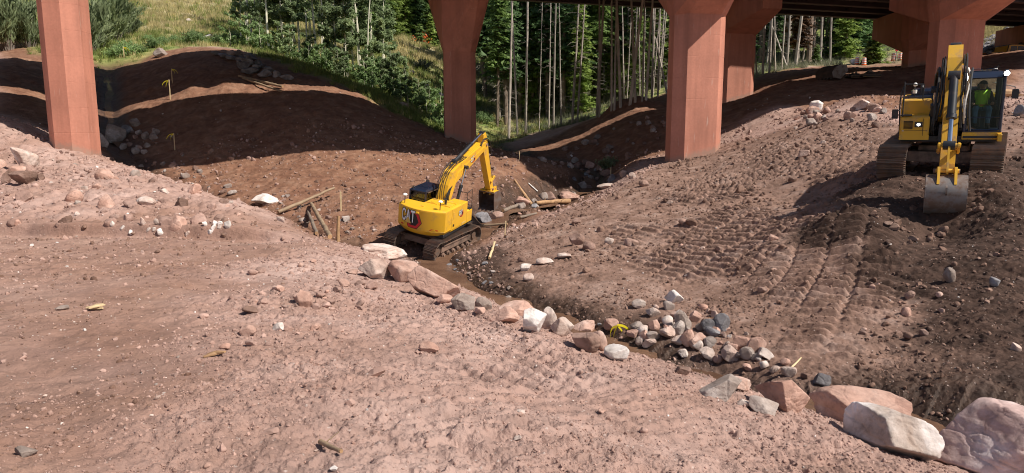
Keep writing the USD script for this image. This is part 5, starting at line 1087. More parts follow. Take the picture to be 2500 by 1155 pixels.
log((gp(1256, 445, .12), gp(1297, 504, .12)), dpx(8, 1256, 446), dpx(13, 1297, 500), 'slim tan log sloping down the far bank ahead of the bucket', 'wood_fresh', 2, seed=7)
log((gp(1308, 503, .18), gp(1390, 498, .18)), dpx(13, 1310, 505), dpx(16, 1385, 500), 'orange brown log with torn end lying across the stream', 'wood_fresh', 5, seed=8)
log((gp(1228, 520, .12), gp(1290, 498, .12)), dpx(12, 1228, 520), dpx(11, 1288, 499), 'muddy pale log beside the pinkish slab on the far bank', 'wood_grey', 1, seed=9)
log((gp(1270, 536, .1), gp(1310, 526, .1)), dpx(10, 1270, 535), dpx(7, 1308, 527), 'short muddy log in the shallow water right of the bucket', 'wood_grey', 1, seed=10)
log((gp(1170, 556, .1), gp(1238, 552, .1)), dpx(9, 1180, 558), dpx(8, 1236, 553), 'half sunken log across the water behind the right track', 'wood_log', 1, seed=11)
log((gp(1290, 449, .08), gp(1312, 470, .08)), dpx(4, 1290, 450), dpx(4, 1310, 469), 'straight white pole lying on the far bank near the slim tan log', 'plastic_white', 0, seed=12, cat='pole', name='pole')
log((gp(583, 190, .15), gp(690, 218, .2)), dpx(7, 590, 190), dpx(9, 680, 215), 'upper dark log below the rock pile on the hill', 'wood_log', 2, seed=13)
log((gp(594, 196, .15), gp(686, 229, .2)), dpx(6, 600, 197), dpx(8, 684, 228), 'lower sunlit log with stubs below the rock pile on the hill', 'wood_log', 5, seed=14)
log((gp(1920, 164, .2), gp(1985, 150, .35)), .12, .10, 'pale fallen trunk at the forest edge left of the traffic drums', 'wood_grey', 2, seed=15)
log((gp(1985, 154, .3), gp(2012, 148, .3)), .10, .09, 'short cut trunk at the forest edge below the thick bare pine', 'wood_grey', 1, seed=16)
log((gp(784, 1090, .03), gp(832, 1113, .03)), .018, .012, 'pale stick lying in the lower foreground', 'wood_log', 1, seed=17, cat='stick', name='stick')
log((gp(1195, 634, .05), gp(1208, 600, .12)), dpx(10, 1198, 630), dpx(6, 1206, 605), 'splintered pale root stub at the dirt edge right of the machine', 'wood_lath', 2, seed=18, cat='wood', name='root_stub')
log((gp(1760, 798, .05), gp(1748, 780, .08)), dpx(10, 1755, 795), dpx(5, 1750, 782), 'torn yellowish root among the dark cobbles', 'wood_fresh', 4, seed=19, cat='wood', name='root_stub')
log((gp(1928, 908, .04), gp(1955, 880, .05)), .02, .012, 'thin stick on the mud below the slumped bank', 'wood_lath', 0, seed=20, cat='stick', name='stick')
# splintered orange wood behind the cab
g = G(2462, 238); t = thing('broken_trunk', 'splintered orange tree trunk lying behind the black cab', 'log', g + [0, 0, .12]); rg = np.random.default_rng(4)
mesh('stem', tube(spline([(-1.3, .2, .0), (-.5, 0, .1), (.3, 0, .08)], 8), [.22, .22, .21, .22, .2, .2, .18, .14], 9), MAT['wood_fresh'], t, 30)
for k in range(9):
    o = rg.normal(size=3) * [.1, .1, .07]; mesh('splinter', hull([(.15 + o[0], o[1] + d, o[2] + e) for d in (-.04, .04) for e in (-.03, .03)] + [(.6 + rg.uniform(0, .5), o[1] * 2, o[2] * 2)]), MAT['wood_fresh'], t)
for k, (u, v, lb) in enumerate(((238, 756, 'cluster of pale wood splinters on the trodden bench'), (515, 868, 'curled reddish bark flake in the foreground'))):
    g = G(u, v); t = thing('wood_chip', lb, 'wood chips', g)
    for i in range(4 if k == 0 else 2):
        a = rg.uniform(-.6, .6); mesh('splinter', xf(hull([(x, y, z) for x in (-.09, .09) for y in (-.016, .016) for z in (0, .012)] + [(0, 0, .03)]), rotz(a) @ roty(rg.uniform(-.3, .1)), (rg.uniform(-.06, .06), rg.uniform(-.05, .05), .015 + .01 * i)), MAT['wood_lath' if k == 0 else 'wood_fresh'], t)
# traffic drums, stop sign, white bags
def drum_proto():
    k = klass('drum'); b = None
    prof = [(0, 0), (.30, 0), (.30, .08), (.27, .10), (.265, .32), (.255, .33), (.25, .54), (.24, .55), (.235, .76), (.225, .77), (.22, .93), (.18, .96), (0, .97)]
    mesh('drum_body', trimesh.creation.revolve(prof, sections=20), MAT['drum_orange'], k, 30)
    for z, r_ in ((.16, .273), (.38, .263), (.60, .248), (.80, .232)): mesh('white_band', trimesh.creation.revolve([(r_ - .02, z), (r_ + .002, z), (r_ - .002, z + .12), (r_ - .022, z + .12)], sections=20), MAT['decal_white'], k, 30)
    return k
DK = drum_proto()
for u, v, lb in ((2092, 157, 'orange and white traffic drum beside the white bag at the road edge'), (2109, 159, 'lower orange and white traffic drum, second from the white bag'), (2181, 148, 'orange and white traffic drum left of the stop sign post'), (2197, 147, 'orange and white traffic drum right of the stop sign, nearest the shaded column')):
    g = G(u, v); copy_of(DK, 'traffic_drum', lb, 'traffic drum', g - [0, 0, .03], scale=(18 * g[1] / FPX) / .97)
g = G(2187, 148); t = thing('stop_sign', 'red octagonal stop sign on a post behind the drums', 'sign', g)
s_ = g[1] / FPX; mesh('post', rod((0, 0, 0), (0, 0, 30 * s_), .05, 6), MAT['steel_line'], t)
oc = lambda r, y0, y1: hull([(r * math.cos(math.pi / 8 + k * math.pi / 4), y, 26 * s_ + r * math.sin(math.pi / 8 + k * math.pi / 4)) for k in range(8) for y in (y0, y1)])
mesh('sign_border', oc(5.2 * s_, -.075, -.055), MAT['decal_white'], t); fc = mesh('sign_face', oc(4.7 * s_, -.09, -.0755), MAT['sign_red'], t)
tx = meshkit.text_mesh('STOP', 2.6 * s_, .006, True); b = tx.bounds; tx.apply_translation(-(b[0] + b[1]) / 2); w_ = (b[1] - b[0])[0]; tx.vertices *= [6.8 * s_ / w_, 1, 1]; mesh('sign_lettering', xf(tx, rotx(math.pi / 2), (0, -.096, 26 * s_)), MAT['decal_white'], fc)
g = G(2084, 156); mesh('sandbag', xf(rock(77, .8, .6, .7, 3, 3, .05, .8, .95), None, g + [0, 0, .25]), MAT['decal_white'], None, 40, 'white bag slumped beside the leftmost traffic drum', 'bag')
# yellow pickup truck behind the berm at the right
def pickup():
    Yt = 62; zr = P(2470, 108, Yt)[2]; L = 5.6; x0 = P(2411, 120, Yt)[0]
    t = thing('pickup_truck', 'yellow pickup truck parked in front of the dark rock embankment', 'pickup', (x0, Yt, zr - 1.85), rz=.08)
    body = [(0.05, .55), (0, .62), (.02, 1.12), (1.95, 1.14), (1.97, 1.14), (4.05, 1.12), (5.45, 1.02), (5.6, .85), (5.58, .5), (5.0, .45), (.3, .45)]
    mesh('body', prism(body, 0, 1.9), MAT['truck_yellow'], t)
    cab = [(1.98, 1.15), (2.12, 1.80), (2.3, 1.85), (3.5, 1.84), (4.15, 1.15)]
    c = mesh('cab', prism(cab, .08, 1.82), MAT['truck_yellow'], t)
    for y in (.065, 1.825):
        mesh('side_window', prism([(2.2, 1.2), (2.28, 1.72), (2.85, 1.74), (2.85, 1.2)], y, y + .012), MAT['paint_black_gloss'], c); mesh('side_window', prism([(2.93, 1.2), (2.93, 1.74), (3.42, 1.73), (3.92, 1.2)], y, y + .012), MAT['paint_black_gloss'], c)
    mesh('bed', prism([(.12, 1.125), (.12, 1.19), (1.93, 1.19), (1.93, 1.125)], .02, .12), MAT['truck_yellow'], t); mesh('bed', prism([(.12, 1.125), (.12, 1.19), (1.93, 1.19), (1.93, 1.125)], 1.78, 1.88), MAT['truck_yellow'], t)
    mesh('tail_light', box(.03, .14, .34, (-.005, .1, .92)), MAT['reflector_red'], t)
    for x in (1.0, 4.55):
        for y in (.12, 1.78):
            w = mesh('wheel', xf(trimesh.creation.cylinder(.40, .26, sections=24), rotx(math.pi / 2), (x, y, .40)), MAT['rubber_hose'], t, 30); mesh('rim', xf(trimesh.creation.cylinder(.24, .30, sections=16), rotx(math.pi / 2), (x, y, .40)), MAT['steel_line'], w, 30)
            mesh('wheel_arch', xf(trimesh.creation.cylinder(.48, .03, sections=24), rotx(math.pi / 2), (x, -.012 if y < 1 else 1.912, .46)), MAT['paint_black'], t, 30)
    mesh('rack', [rod((2.1, y, 1.84), (1.98, y, 1.2), .03, 6) for y in (.15, 1.75)], MAT['paint_black'], t)
pickup()
# a spare bucket and machine attachments lying in the shade
g = G(2035, 193); t = thing('spare_bucket', 'dark spare excavator bucket lying on the shaded ground under the far bridge', 'bucket', g + [0, 0, -.05], rz=.3); q = g[1] / FPX
pr = [(-26, 2), (-30, 14), (-22, 26), (-6, 33), (10, 32), (16, 20)]; pr = [(a * q, b * q) for a, b in pr]
inn = [(a * .9, b * .9) for a, b in pr]
mesh('shell', prism(pr + inn[::-1], -.9, .9), MAT['dark_iron'], t)
for y in (-.93, .9): mesh('side_plate', prism(pr + [(-4 * q, 0)], y, y + .03), MAT['pale_iron' if y < 0 else 'dark_iron'], t)
for k in range(5): mesh('tooth', hull([(-25 * q + a, -.72 + .36 * k + b, .02 + c) for a in (-.08, .08) for b in (-.07, .07) for c in (0, .12)] + [(-29 * q, -.72 + .36 * k, -.1)]), MAT['dark_iron'], t)
mesh('bucket_ear', [prism([(4 * q, 30 * q), (20 * q, 34 * q), (26 * q, 22 * q), (14 * q, 20 * q)], y, y + .06) for y in (-.25, .2)], MAT['paint_yellow_worn'], t)
def attachment(u, v, w, h, label, rz):
    g = G(u, v); q = g[1] / FPX; t = thing('attachment', label, 'machine part', g, rz=rz); W = w * q
    mesh('plate', box(W, 1.1, .10, (0, 0, .12), ch=.03), MAT['dark_iron'], t); [mesh('skid', hull([(x, y, z) for x in (-W / 2, W / 2) for z in (0, .07)] + [(x * 1.06, y, .2) for x in (-W / 2, W / 2)] + [(x, y + .05, .07) for x in (-W / 2, W / 2)]), MAT['paint_yellow_worn'], t) for y in (-.5, .45)]
    mesh('motor_housing', hull([(x, y, z) for x in (-W * .22, W * .22) for y in (-.3, .3) for z in (.17, .35)] + [(x, y, h * q) for x in (-W * .12, W * .12) for y in (-.2, .2)]), MAT['dark_iron'], t)
    mesh('bracket', [prism([(-W * .10, .3), (-W * .06, h * q + .12), (W * .06, h * q + .12), (W * .10, .3)], y, y + .05) for y in (-.26, .21)], MAT['paint_yellow_worn'], t)
attachment(2085, 191, 34, 11, 'low black machine attachment right of the spare bucket', .1)
attachment(2122, 189, 40, 14, 'yellow edged machine attachment nearest the shaded column', -.1)

# ---------------------------------------------------------------- the operator in the cab of the right machine
simple('skin', (0.42, 0.22, 0.15), 0.6, 0, 0.08); simple('denim', (0.10, 0.19, 0.30), 0.85, 0, 0.2, 9.0); simple('vest', (0.45, 0.80, 0.02), 0.6, 0, 0.06); simple('vest_stripe', (0.75, 0.28, 0.02), 0.6, 0, 0.06); simple('shirt_dark', (0.06, 0.035, 0.035), 0.85, 0, 0.2); simple('boots', (0.07, 0.05, 0.04), 0.8, 0, 0.2); simple('cap_dark', (0.03, 0.03, 0.035), 0.8, 0, 0.2)
def blend(chains, fine=.022, smooth=8):
    import manifold3d as m3
    parts = []
    for ch in chains:
        for (a, ra), (b, rb) in zip(ch[:-1], ch[1:]):
            sa = m3.Manifold.sphere(ra, 14).translate(tuple(a)); sb = m3.Manifold.sphere(rb, 14).translate(tuple(b)); parts.append(m3.Manifold.batch_hull([sa, sb]))
    m = m3.Manifold.batch_boolean(parts, m3.OpType.Add).refine_to_length(fine); mm = m.to_mesh()
    t = trimesh.Trimesh(mm.vert_properties[:, :3], mm.tri_verts, process=True); trimesh.smoothing.filter_taubin(t, iterations=smooth); return t
def operator():
    o = LB + RB @ (SZB * (RHB @ np.array([.16, .83, 1.84])))
    F = RB @ RHB
    q = quat_m(F); t = thing('person', 'seated operator in a bright yellow green vest and jeans behind the windscreen', 'person', o, quat=q)
    V = lambda *p: np.array(p, float)
    body = [[(V(.02, 0, .10), .15), (V(-.02, 0, .30), .145), (V(-.04, 0, .48), .15), (V(-.02, 0, .60), .07), (V(.0, 0, .68), .055)],
            [(V(-.03, -.15, .52), .08), (V(-.03, .15, .52), .08)], [(V(0, 0, .70), .085), (V(.015, 0, .80), .098)], [(V(.05, 0, .70), .06), (V(.06, 0, .78), .075)],
            [(V(.10, 0, .755), .022), (V(.115, 0, .735), .020)]]
    for s in (-1, 1):
        body += [[(V(-.03, s * .19, .52), .068), (V(.06, s * .27, .30), .055), (V(.14, s * .29, .20), .048), (V(.34, s * .25, .24), .038), (V(.37, s * .25, .245), .03)],
                 [(V(.37, s * .25, .245), .036), (V(.43, s * .245, .25), .034)], [(V(.04, s * .10, .07), .105), (V(.44, s * .17, .10), .080), (V(.47, s * .17, .06), .068), (V(.52, s * .16, -.30), .050), (V(.53, s * .16, -.40), .045)],
                 [(V(.53, s * .16, -.42), .048), (V(.66, s * .18, -.44), .038)], [(V(0, s * .098, .745), .018), (V(-.01, s * .098, .775), .020)]]
        for k in range(4):
            y0 = s * .245 + (k - 1.5) * .018; ln = (.062, .07, .066, .052)[k]
            body.append([(V(.45, y0, .255), .0095), (V(.45 + ln * .5, y0, .262), .009), (V(.45 + ln * .85, y0, .238), .0085), (V(.45 + ln * .8, y0, .212), .008)])
        body.append([(V(.40, s * .245 - s * .03, .25), .012), (V(.43, s * .245 - s * .052, .235), .010), (V(.455, s * .245 - s * .05, .215), .009)])
    b = blend(body)
    col = np.array(b.vertices); fc = b.triangles_center
    def sub(mask): return b.submesh([np.nonzero(mask)[0]], append=True)
    # the body is one mesh; clothing lies over it as thin shells
    bd = mesh('body', b, MAT['skin'], t, True)
    def shell(mask, off):
        m = trimesh.Trimesh(b.vertices + b.vertex_normals * off, b.faces, process=False); return m.submesh([np.nonzero(mask)[0]], append=True)
    x, y, z = fc.T
    arms = (np.abs(y) > .20) & (z > .16)
    mesh('trousers', shell((z < .17) & (z > -.37) & ~((np.abs(y) > .215) & (z > .12)), .010), MAT['denim'], t, True)
    mesh('shirt', shell((z > .10) & (z < .655) & (x < .36), .006), MAT['shirt_dark'], t, True)
    mesh('vest', shell((z > .12) & (z < .60) & (np.abs(y) < .20) & (x < .3), .020), MAT['vest'], t, True)
    mesh('vest_stripe', shell((z > .14) & (z < .19) & (np.abs(y) < .20) & (x < .2), .026), MAT['vest_stripe'], t, True)
    mesh('boots', shell(z < -.33, .014), MAT['boots'], t, True)
    mesh('cap', [shell((z > .80) & (x < .2), .016), hull([(.09 + a, w, .83 + h) for a, w, h in ((0, -.08, 0), (0, .08, 0), (.10, -.05, -.02), (.10, .05, -.02), (.11, 0, -.02), (0, -.08, .012), (0, .08, .012), (.10, 0, -.005))])], MAT['cap_dark'], t, True)
    for s in (-1, 1): mesh('eye', xf(trimesh.creation.icosphere(1, .011), None, (.108, s * .035, .785)), MAT['decal_black'], t, True)
    mesh('mouth', box(.01, .045, .010, (.118, 0, .70)), MAT['sign_red'], t)
operator()
# ---------------------------------------------------------------- trees and plants
def leaf_material(name, col, var=.35, trans=.45, hue=.0):
    c = np.array(col)
    n = {'oi': ('object_info', {}), 'g': ('geometry', {}), 'n': NZ(.9, 3, .6), 'r': ('rgb_ramp', {'ramp': [(.25, tuple(c * (1 - var))), (.55, tuple(c)), (.8, tuple(np.minimum(c * (1 + var * 1.3), 1) * np.array([1.12, 1.0, .85])))]}),
         'isl': ('map_range', {'from_min': 0., 'from_max': 1., 'to_min': .72, 'to_max': 1.28}), 'om': ('map_range', {'from_min': 0., 'from_max': 1., 'to_min': .75, 'to_max': 1.25}), 'mm': ('math', {'math_type': 'multiply'}), 'h': ('hsv', {}),
         'd': ('principled_bsdf', {'roughness': .55, 'specular_ior_level': .3}), 't': ('translucent_bsdf', {}), 'm': ('mix_closure', {'fac': trans})}
    l = [('g.position', 'n.vector'), ('n.fac', 'r.fac'), ('g.random_per_island', 'isl.value'), ('oi.random', 'om.value'), ('isl.result', 'mm.value1'), ('om.result', 'mm.value2'), ('mm.value', 'h.value'), ('r.color', 'h.color'), ('h.color', 'd.base_color'), ('h.color', 't.color'), ('d.BSDF', 'm.closure1'), ('t.BSDF', 'm.closure2')]
    MAT[name] = M(name, n, l, surface='m.closure')
leaf_material('needles_dark', (0.183, 0.300, 0.122)); leaf_material('needles_mid', (0.237, 0.356, 0.106)); leaf_material('needles_bright', (0.328, 0.448, 0.113)); leaf_material('needles_dead', (0.15, 0.075, 0.035), trans=.1)
leaf_material('aspen_leaves', (0.347, 0.452, 0.221)); leaf_material('willow_leaves', (0.345, 0.420, 0.217)); leaf_material('shrub_leaves', (0.304, 0.446, 0.180)); leaf_material('grass_green', (0.253, 0.319, 0.083), trans=.3); leaf_material('grass_straw', (0.58, 0.50, 0.24), trans=.3); leaf_material('sage_leaves', (0.312, 0.325, 0.221))
simple('bark_dead', (0.36, 0.31, 0.26), .85, 0, .28, 1.2, .01, 18, rnd=.25); simple('bark_pine', (0.22, 0.165, 0.125), .9, 0, .3, 1.5, .01, 18, rnd=.2); simple('bark_aspen', (0.58, 0.55, 0.42), .8, 0, .25, 1.5, .006, 14, rnd=.15); simple('twig_grey', (0.22, 0.185, 0.155), .9, 0, .2, rnd=.2)
def tris(c, a, b):
    """one loose triangle per row: centre c, half axes a and b"""
    V = np.stack([c - a, c + a * .2 + b, c + a * .9 - b * .7], 1).reshape(-1, 3); F = np.arange(len(V)).reshape(-1, 3); return trimesh.Trimesh(V, F, process=False)
def unit(r, n): q = r.normal(size=(n, 3)); return q / np.linalg.norm(q, axis=1)[:, None]
def leaves(c, n, size, r, w=.8):
    n = n / (np.linalg.norm(n, axis=1)[:, None] + 1e-9); a = np.cross(n, unit(r, len(n))); a /= np.linalg.norm(a, axis=1)[:, None] + 1e-9
    a = a * np.asarray(size).reshape(-1, 1); return tris(c, a, np.cross(n, a) * w)
def trunk(h, r0, r, n=14, bend=.12, sides=8, top=.12):
    z = np.linspace(-.4, h, n); o = np.cumsum(r.normal(size=(n, 2)) * bend * .12, 0); o -= o[:1]
    return np.c_[o, z], r0 * np.linspace(1, top, n), tube(np.c_[o, z], r0 * np.linspace(1.05, top, n), sides)
def conifer(seed, h, r0, rad, low, mat, dens=1.0, droop=.35, twigs=0):
    r = np.random.default_rng(seed); k = klass(f'conifer_{seed}'); path, rr_, tm = trunk(h, r0, r)
    mesh('trunk', tm, MAT['bark_pine'], k, 40)
    C, A, B = [], [], []; z = low * h
    while z < h * .99:
        f = (z / h - low) / (1 - low + 1e-6); L = rad * (1 - f) ** .8 * r.uniform(.75, 1.2) + .15; nb = r.integers(4, 7)
        for j in range(nb):
            a = r.uniform(0, 2 * math.pi); ln = L * r.uniform(.55, 1.12); nn = max(3, int(ln * 5.2 * dens)); q = np.linspace(.12, 1, nn) + r.normal(size=nn) * .03
            d = np.array([math.cos(a), math.sin(a), 0]); s = np.array([-math.sin(a), math.cos(a), 0])
            p = d * (ln * q)[:, None] + np.array([0, 0, 1]) * (z + .10 * ln * q - droop * ln * q ** 2 * .8)[:, None]
            for side in (-1, 1, 0):
                w = (.42 * (1 - q * .55) + .10) * r.uniform(.7, 1.25, nn)
                C.append(p + s * side * (w * .45)[:, None] + r.normal(size=(nn, 3)) * .05); dd = d * .55 + s * side * .8 + r.normal(size=(nn, 3)) * .3 - np.array([0, 0, .35]); A.append(dd * w[:, None] * .72); hang = np.array([0, 0, -1.0]) * (.75 if side == 0 else .25); B.append((np.cross(dd, np.array([0, 0, 1.0]) + r.normal(size=(nn, 3)) * .5) * (.25 if side == 0 else .8) + hang) * (w * (.52 if side == 0 else .44))[:, None])
        z += r.uniform(.20, .34) * (1.0 if f < .8 else .7)
    mesh('crown', tris(np.vstack(C), np.vstack(A), np.vstack(B)), MAT[mat], k, kind=None)
    if twigs:
        tw = []
        for _ in range(twigs):
            z = r.uniform(.03, low + .15) * h; a = r.uniform(0, 2 * math.pi); ln = rad * r.uniform(.35, .8); d = np.array([math.cos(a), math.sin(a), 0]); tw.append(tube([[0, 0, z] + d * .05, [0, 0, z - .05] + d * ln * .6, [0, 0, z - .25 * ln] + d * ln], [.022, .015, .006], 3, False))
        mesh('dead_twigs', tw, MAT['twig_grey'], k, kind='stuff')
    return k
def snag(seed, h, r0, nb, ln0, mat='bark_dead', lean=0., crown=0):
    r = np.random.default_rng(seed); k = klass(f'snag_{seed}'); path, rr_, tm = trunk(h, r0, r, 12, .10, 8, .25)
    mesh('trunk', tm, MAT[mat], k, 40); tw = []
    for _ in range(nb):
        z = r.uniform(.08, .98) * h; a = r.uniform(0, 2 * math.pi); ln = ln0 * r.uniform(.3, 1.1) * (1 - .4 * z / h); d = np.array([math.cos(a), math.sin(a), 0]); b0 = np.array([*path[min(int(z / h * 11), 11), :2], z])
        tw.append(tube([b0, b0 + d * ln * .6 + [0, 0, r.uniform(-.15, .05)], b0 + d * ln + [0, 0, -.35 * ln * r.random()]], [.028, .018, .006], 3, False))
        if r.random() < .5: m_ = b0 + d * ln * .55; s = np.array([-d[1], d[0], -.2]) * r.choice([-1, 1]); tw.append(tube([m_, m_ + (d * .5 + s) * ln * .4], [.012, .005], 3, False))
    if tw: mesh('bare_branches', tw, MAT['twig_grey'], k, kind='stuff')
    if crown:
        n = crown; z = h * (1 - .35 * r.random(n) ** 1.3); ra = .9 * (1 - (z / h - .62) / .4).clip(.1, 1) * np.sqrt(r.random(n)); a = r.uniform(0, 6.28, n); c = np.c_[ra * np.cos(a), ra * np.sin(a), z]
        dd = np.c_[np.cos(a), np.sin(a), -.5 * np.ones(n)] + r.normal(size=(n, 3)) * .4; mesh('crown', tris(c, dd * .28, np.cross(dd, unit(r, n)) * .13), MAT['needles_mid'], k)
    return k
def leafy(seed, h, r0, rad, low, mat, nleaf, stems=1, leaf=.13, bark='bark_aspen', clump=.55):
    r = np.random.default_rng(seed); k = klass(f'leafy_{seed}'); tm = []; C = []
    for s in range(stems):
        hh = h * r.uniform(.75, 1) if s else h; o = np.array([r.normal() * rad * .35, r.normal() * rad * .35, 0]) if stems > 1 else np.zeros(3); path, rr_, m = trunk(hh, r0, r, 12, .25, 6); m.apply_translation(o); tm.append(m)
        nbr = int(10 + hh * 1.6)
        for _ in range(nbr):
            z = r.uniform(low, 1.0) * hh; i = min(int(z / hh * 11), 11); a = r.uniform(0, 6.28); ln = rad * r.uniform(.35, 1.0) * (1.1 - .55 * z / hh); d = np.array([math.cos(a), math.sin(a), r.uniform(.1, .6)]); b0 = np.array([*path[i, :2], z]) + o
            tm.append(tube([b0, b0 + d * ln], [r0 * .22, r0 * .06], 4, False)); nl = max(2, nleaf // (nbr * stems)); f = r.uniform(.35, 1.08, nl); C.append(b0 + d * (ln * f)[:, None] + r.normal(size=(nl, 3)) * ln * .22 * clump)
    mesh('trunk' if stems == 1 else 'stems', tm, MAT[bark], k, 40)
    C = np.vstack(C); n = len(C); o = C * [1, 1, 0]; o /= np.linalg.norm(o, axis=1)[:, None] + .3; mesh('crown' if stems == 1 else 'foliage', leaves(C, o * .75 + [0, 0, .45] + unit(r, n) * .75, leaf * r.uniform(.6, 1.3, n), r), MAT[mat], k); return k
def shrub(seed, h, rad, mat, n, leaf=.10, spiky=False):
    r = np.random.default_rng(seed); k = klass(f'shrub_{seed}'); st, C, A = [], [], []
    for _ in range(26):
        a = r.uniform(0, 6.28); t = r.random() ** .6; top = np.array([math.cos(a) * rad * t, math.sin(a) * rad * t, h * (1 - .45 * t * t) * r.uniform(.7, 1.05)]); b0 = np.array([math.cos(a), math.sin(a), 0]) * rad * .2 * t
        q = spline([b0, (b0 + top) / 2 + [0, 0, h * .10], top], 6); st.append(tube(q, [.03, .026, .02, .015, .01, .006], 4, False)); nl = n // 26; f = r.uniform(.2, 1.0, nl) ** .8; i = f * 5; i0 = np.clip(i.astype(int), 0, 4); c = q[i0] + (q[i0 + 1] - q[i0]) * (i - i0)[:, None] + r.normal(size=(nl, 3)) * rad * (.05 if spiky else .13)
        d = (top - b0) / np.linalg.norm(top - b0); C.append(c); A.append((d * (1.2 if spiky else .3) + unit(r, nl) * (.55 if spiky else 1)) * leaf * r.uniform(.6, 1.3, (nl, 1)))
    mesh('stems', st, MAT['twig_grey'], k, kind='stuff'); C, A = np.vstack(C), np.vstack(A); o = C * [1, 1, .3] / np.array([rad, rad, h]); n_ = o * .8 + [0, 0, .3] + unit(r, len(C)) * .6; B = np.cross(n_, A); B *= (np.linalg.norm(A, axis=1) / (np.linalg.norm(B, axis=1) + 1e-9))[:, None]; mesh('foliage', tris(C, A, B * (.30 if spiky else .7)), MAT[mat], k); return k
FIR = [conifer(1, 17, .20, 2.1, .04, 'needles_dark', 1.0), conifer(2, 20, .22, 2.3, .08, 'needles_mid', 1.0), conifer(3, 15, .17, 1.9, .03, 'needles_bright', 1.0, .25), conifer(4, 22, .24, 2.2, .22, 'needles_dark', .9, .35, 60), conifer(5, 21, .20, 1.7, .30, 'needles_mid', .9, .3, 80)]
YOUNG = [conifer(6, 5.5, .09, 1.25, .02, 'needles_bright', 1.4, .15), conifer(7, 4.0, .08, 1.2, .02, 'needles_mid', 1.4, .15)]
RUST = conifer(8, 16, .16, 1.3, .15, 'needles_dead', .8, .4, 30)
SNAG = [snag(11, 22, .17, 46, 1.1), snag(12, 24, .14, 30, .9), snag(13, 20, .11, 60, 1.3), snag(14, 23, .20, 40, 1.2), snag(15, 21, .12, 90, 1.6), snag(16, 24, .15, 26, .8, 'bark_dead', 0, 500)]
BIG = snag(17, 26, .33, 24, 1.2, 'bark_pine', 0, 700)
ASP = [leafy(21, 11, .11, 1.7, .30, 'aspen_leaves', 8000, leaf=.145), leafy(22, 13, .13, 1.8, .40, 'aspen_leaves', 8000, leaf=.145), leafy(23, 9, .08, 1.5, .22, 'aspen_leaves', 6500, leaf=.14), leafy(24, 12, .10, 1.4, .55, 'aspen_leaves', 2000)]
SAPL = [leafy(25, 4.2, .05, 1.2, .10, 'aspen_leaves', 4200, 3, .105), leafy(26, 3.0, .04, 1.2, .06, 'shrub_leaves', 4200, 4, .105)]
WIL = [shrub(31, 4.2, 2.4, 'willow_leaves', 5200, .17, True), shrub(32, 3.2, 2.0, 'willow_leaves', 4200, .15, True), shrub(33, 1.6, 1.5, 'shrub_leaves', 2600, .10), shrub(34, 1.3, 1.2, 'sage_leaves', 1800, .10, True)]
rt = np.random.default_rng(99)
def plant(proto, name, cat, u, Y, label, s=1.0, group=None, v=None, sink=.15):
    if v is not None: g = G(u, v)
    else:
        x = (u - 1250) / FPX * Y / math.cos(PITCH) ; x = P(u, 300, Y)[0]; g = np.array([x, Y, float(H(x, Y))])
    a = rt.uniform(0, 6.28); ln = (np.radians(rt.normal(size=2) * (2.6 if cat == 'dead tree' else 1.2)) if cat in ('dead tree', 'aspen', 'spruce') else (0, 0))
    if cat == 'dead tree': s = np.array([1, 1, 0]) * s * rt.uniform(.5, 1.15) + np.array([0, 0, 1]) * s
    return copy_of(proto, name, label, cat, g - [0, 0, sink], 0, s, group, quat_m(rotx(ln[0]) @ roty(ln[1]) @ rotz(a)))
# bare trunks one can tell apart, from the left column to the right
ONE = [(1242, 343, 0, 'leftmost pale bare trunk of the stand, right behind the raised arm'), (1264, 335, 1, 'slim bare trunk between two thicker pale ones behind the raised arm'), (1283, 331, 3, 'thick pale bare trunk, third from the left of the stand'), (1316, 326, 2, 'thin leaning grey snag near the left of the stand'),
       (1340, 316, 2, 'thin bare snag in front of bright green crowns'), (1351, 314, 1, 'tall pale trunk beside the thin snag in front of bright crowns'), (1370, 312, 0, 'pale straight trunk just left of the dark green gap'), (1397, 305, 4, 'twiggy snag with a green top in the dark gap'), (1409, 303, 2, 'thin snag right of the twiggy one in the dark gap'),
       (1457, 290, 1, 'left trunk of the close pair in the middle of the stand'), (1464, 289, 0, 'right trunk of the close pair in the middle of the stand'), (1493, 272, 2, 'slender grey trunk right of the close pair'), (1500, 271, 2, 'slender twin of the grey trunk right of the close pair'), (1515, 264, 3, 'thick scaly trunk between the slender ones and the leaning ones'),
       (1538, 258, 1, 'pale trunk left of the whitest trunk'), (1551, 252, 3, 'whitest thick trunk of the stand near the broad column'), (1568, 250, 4, 'twiggy grey snag right of the whitest trunk'), (1577, 247, 2, 'thin crossing snag left of the leaning pole'), (1591, 243, 1, 'leaning pale trunk, second from the broad column'), (1606, 240, 4, 'bushy bare snag next to the broad column'), (1626, 232, 2, 'last thin pale trunk touching the broad column')]
for i, (u, v, k, lb) in enumerate(ONE):
    plant(SNAG[k], 'dead_tree', 'dead tree', u, 0, lb, rt.uniform(.9, 1.1), None, v - 3)
TWO = [(1834, 190, 0, 'bare trunk touching the right edge of the dark red column'), (1848, 187, 2, 'thin bare trunk second from the dark red column'), (1862, 184, 4, 'twiggy bare trunk third from the dark red column'), (1878, 180, 1, 'straight bare trunk where the leaning pole crosses'), (1893, 176, 0, 'pale bare trunk right of the leaning pole'), (1908, 172, 2, 'thin bare trunk above the fallen log end'), (1921, 167, 1, 'bare trunk left of the rusty brown tree'), (1942, 164, 3, 'bare trunk right of the rusty brown tree'), (1958, 161, 2, 'slim bare trunk left of the thick reddish pine'), (2002, 156, 1, 'bare trunk right of the thick reddish pine'), (2026, 155, 0, 'bare trunk at the left edge of the bright green fir')]
for u, v, k, lb in TWO: plant(SNAG[k], 'dead_tree', 'dead tree', u, 0, lb, rt.uniform(.9, 1.1), None, v - 2)
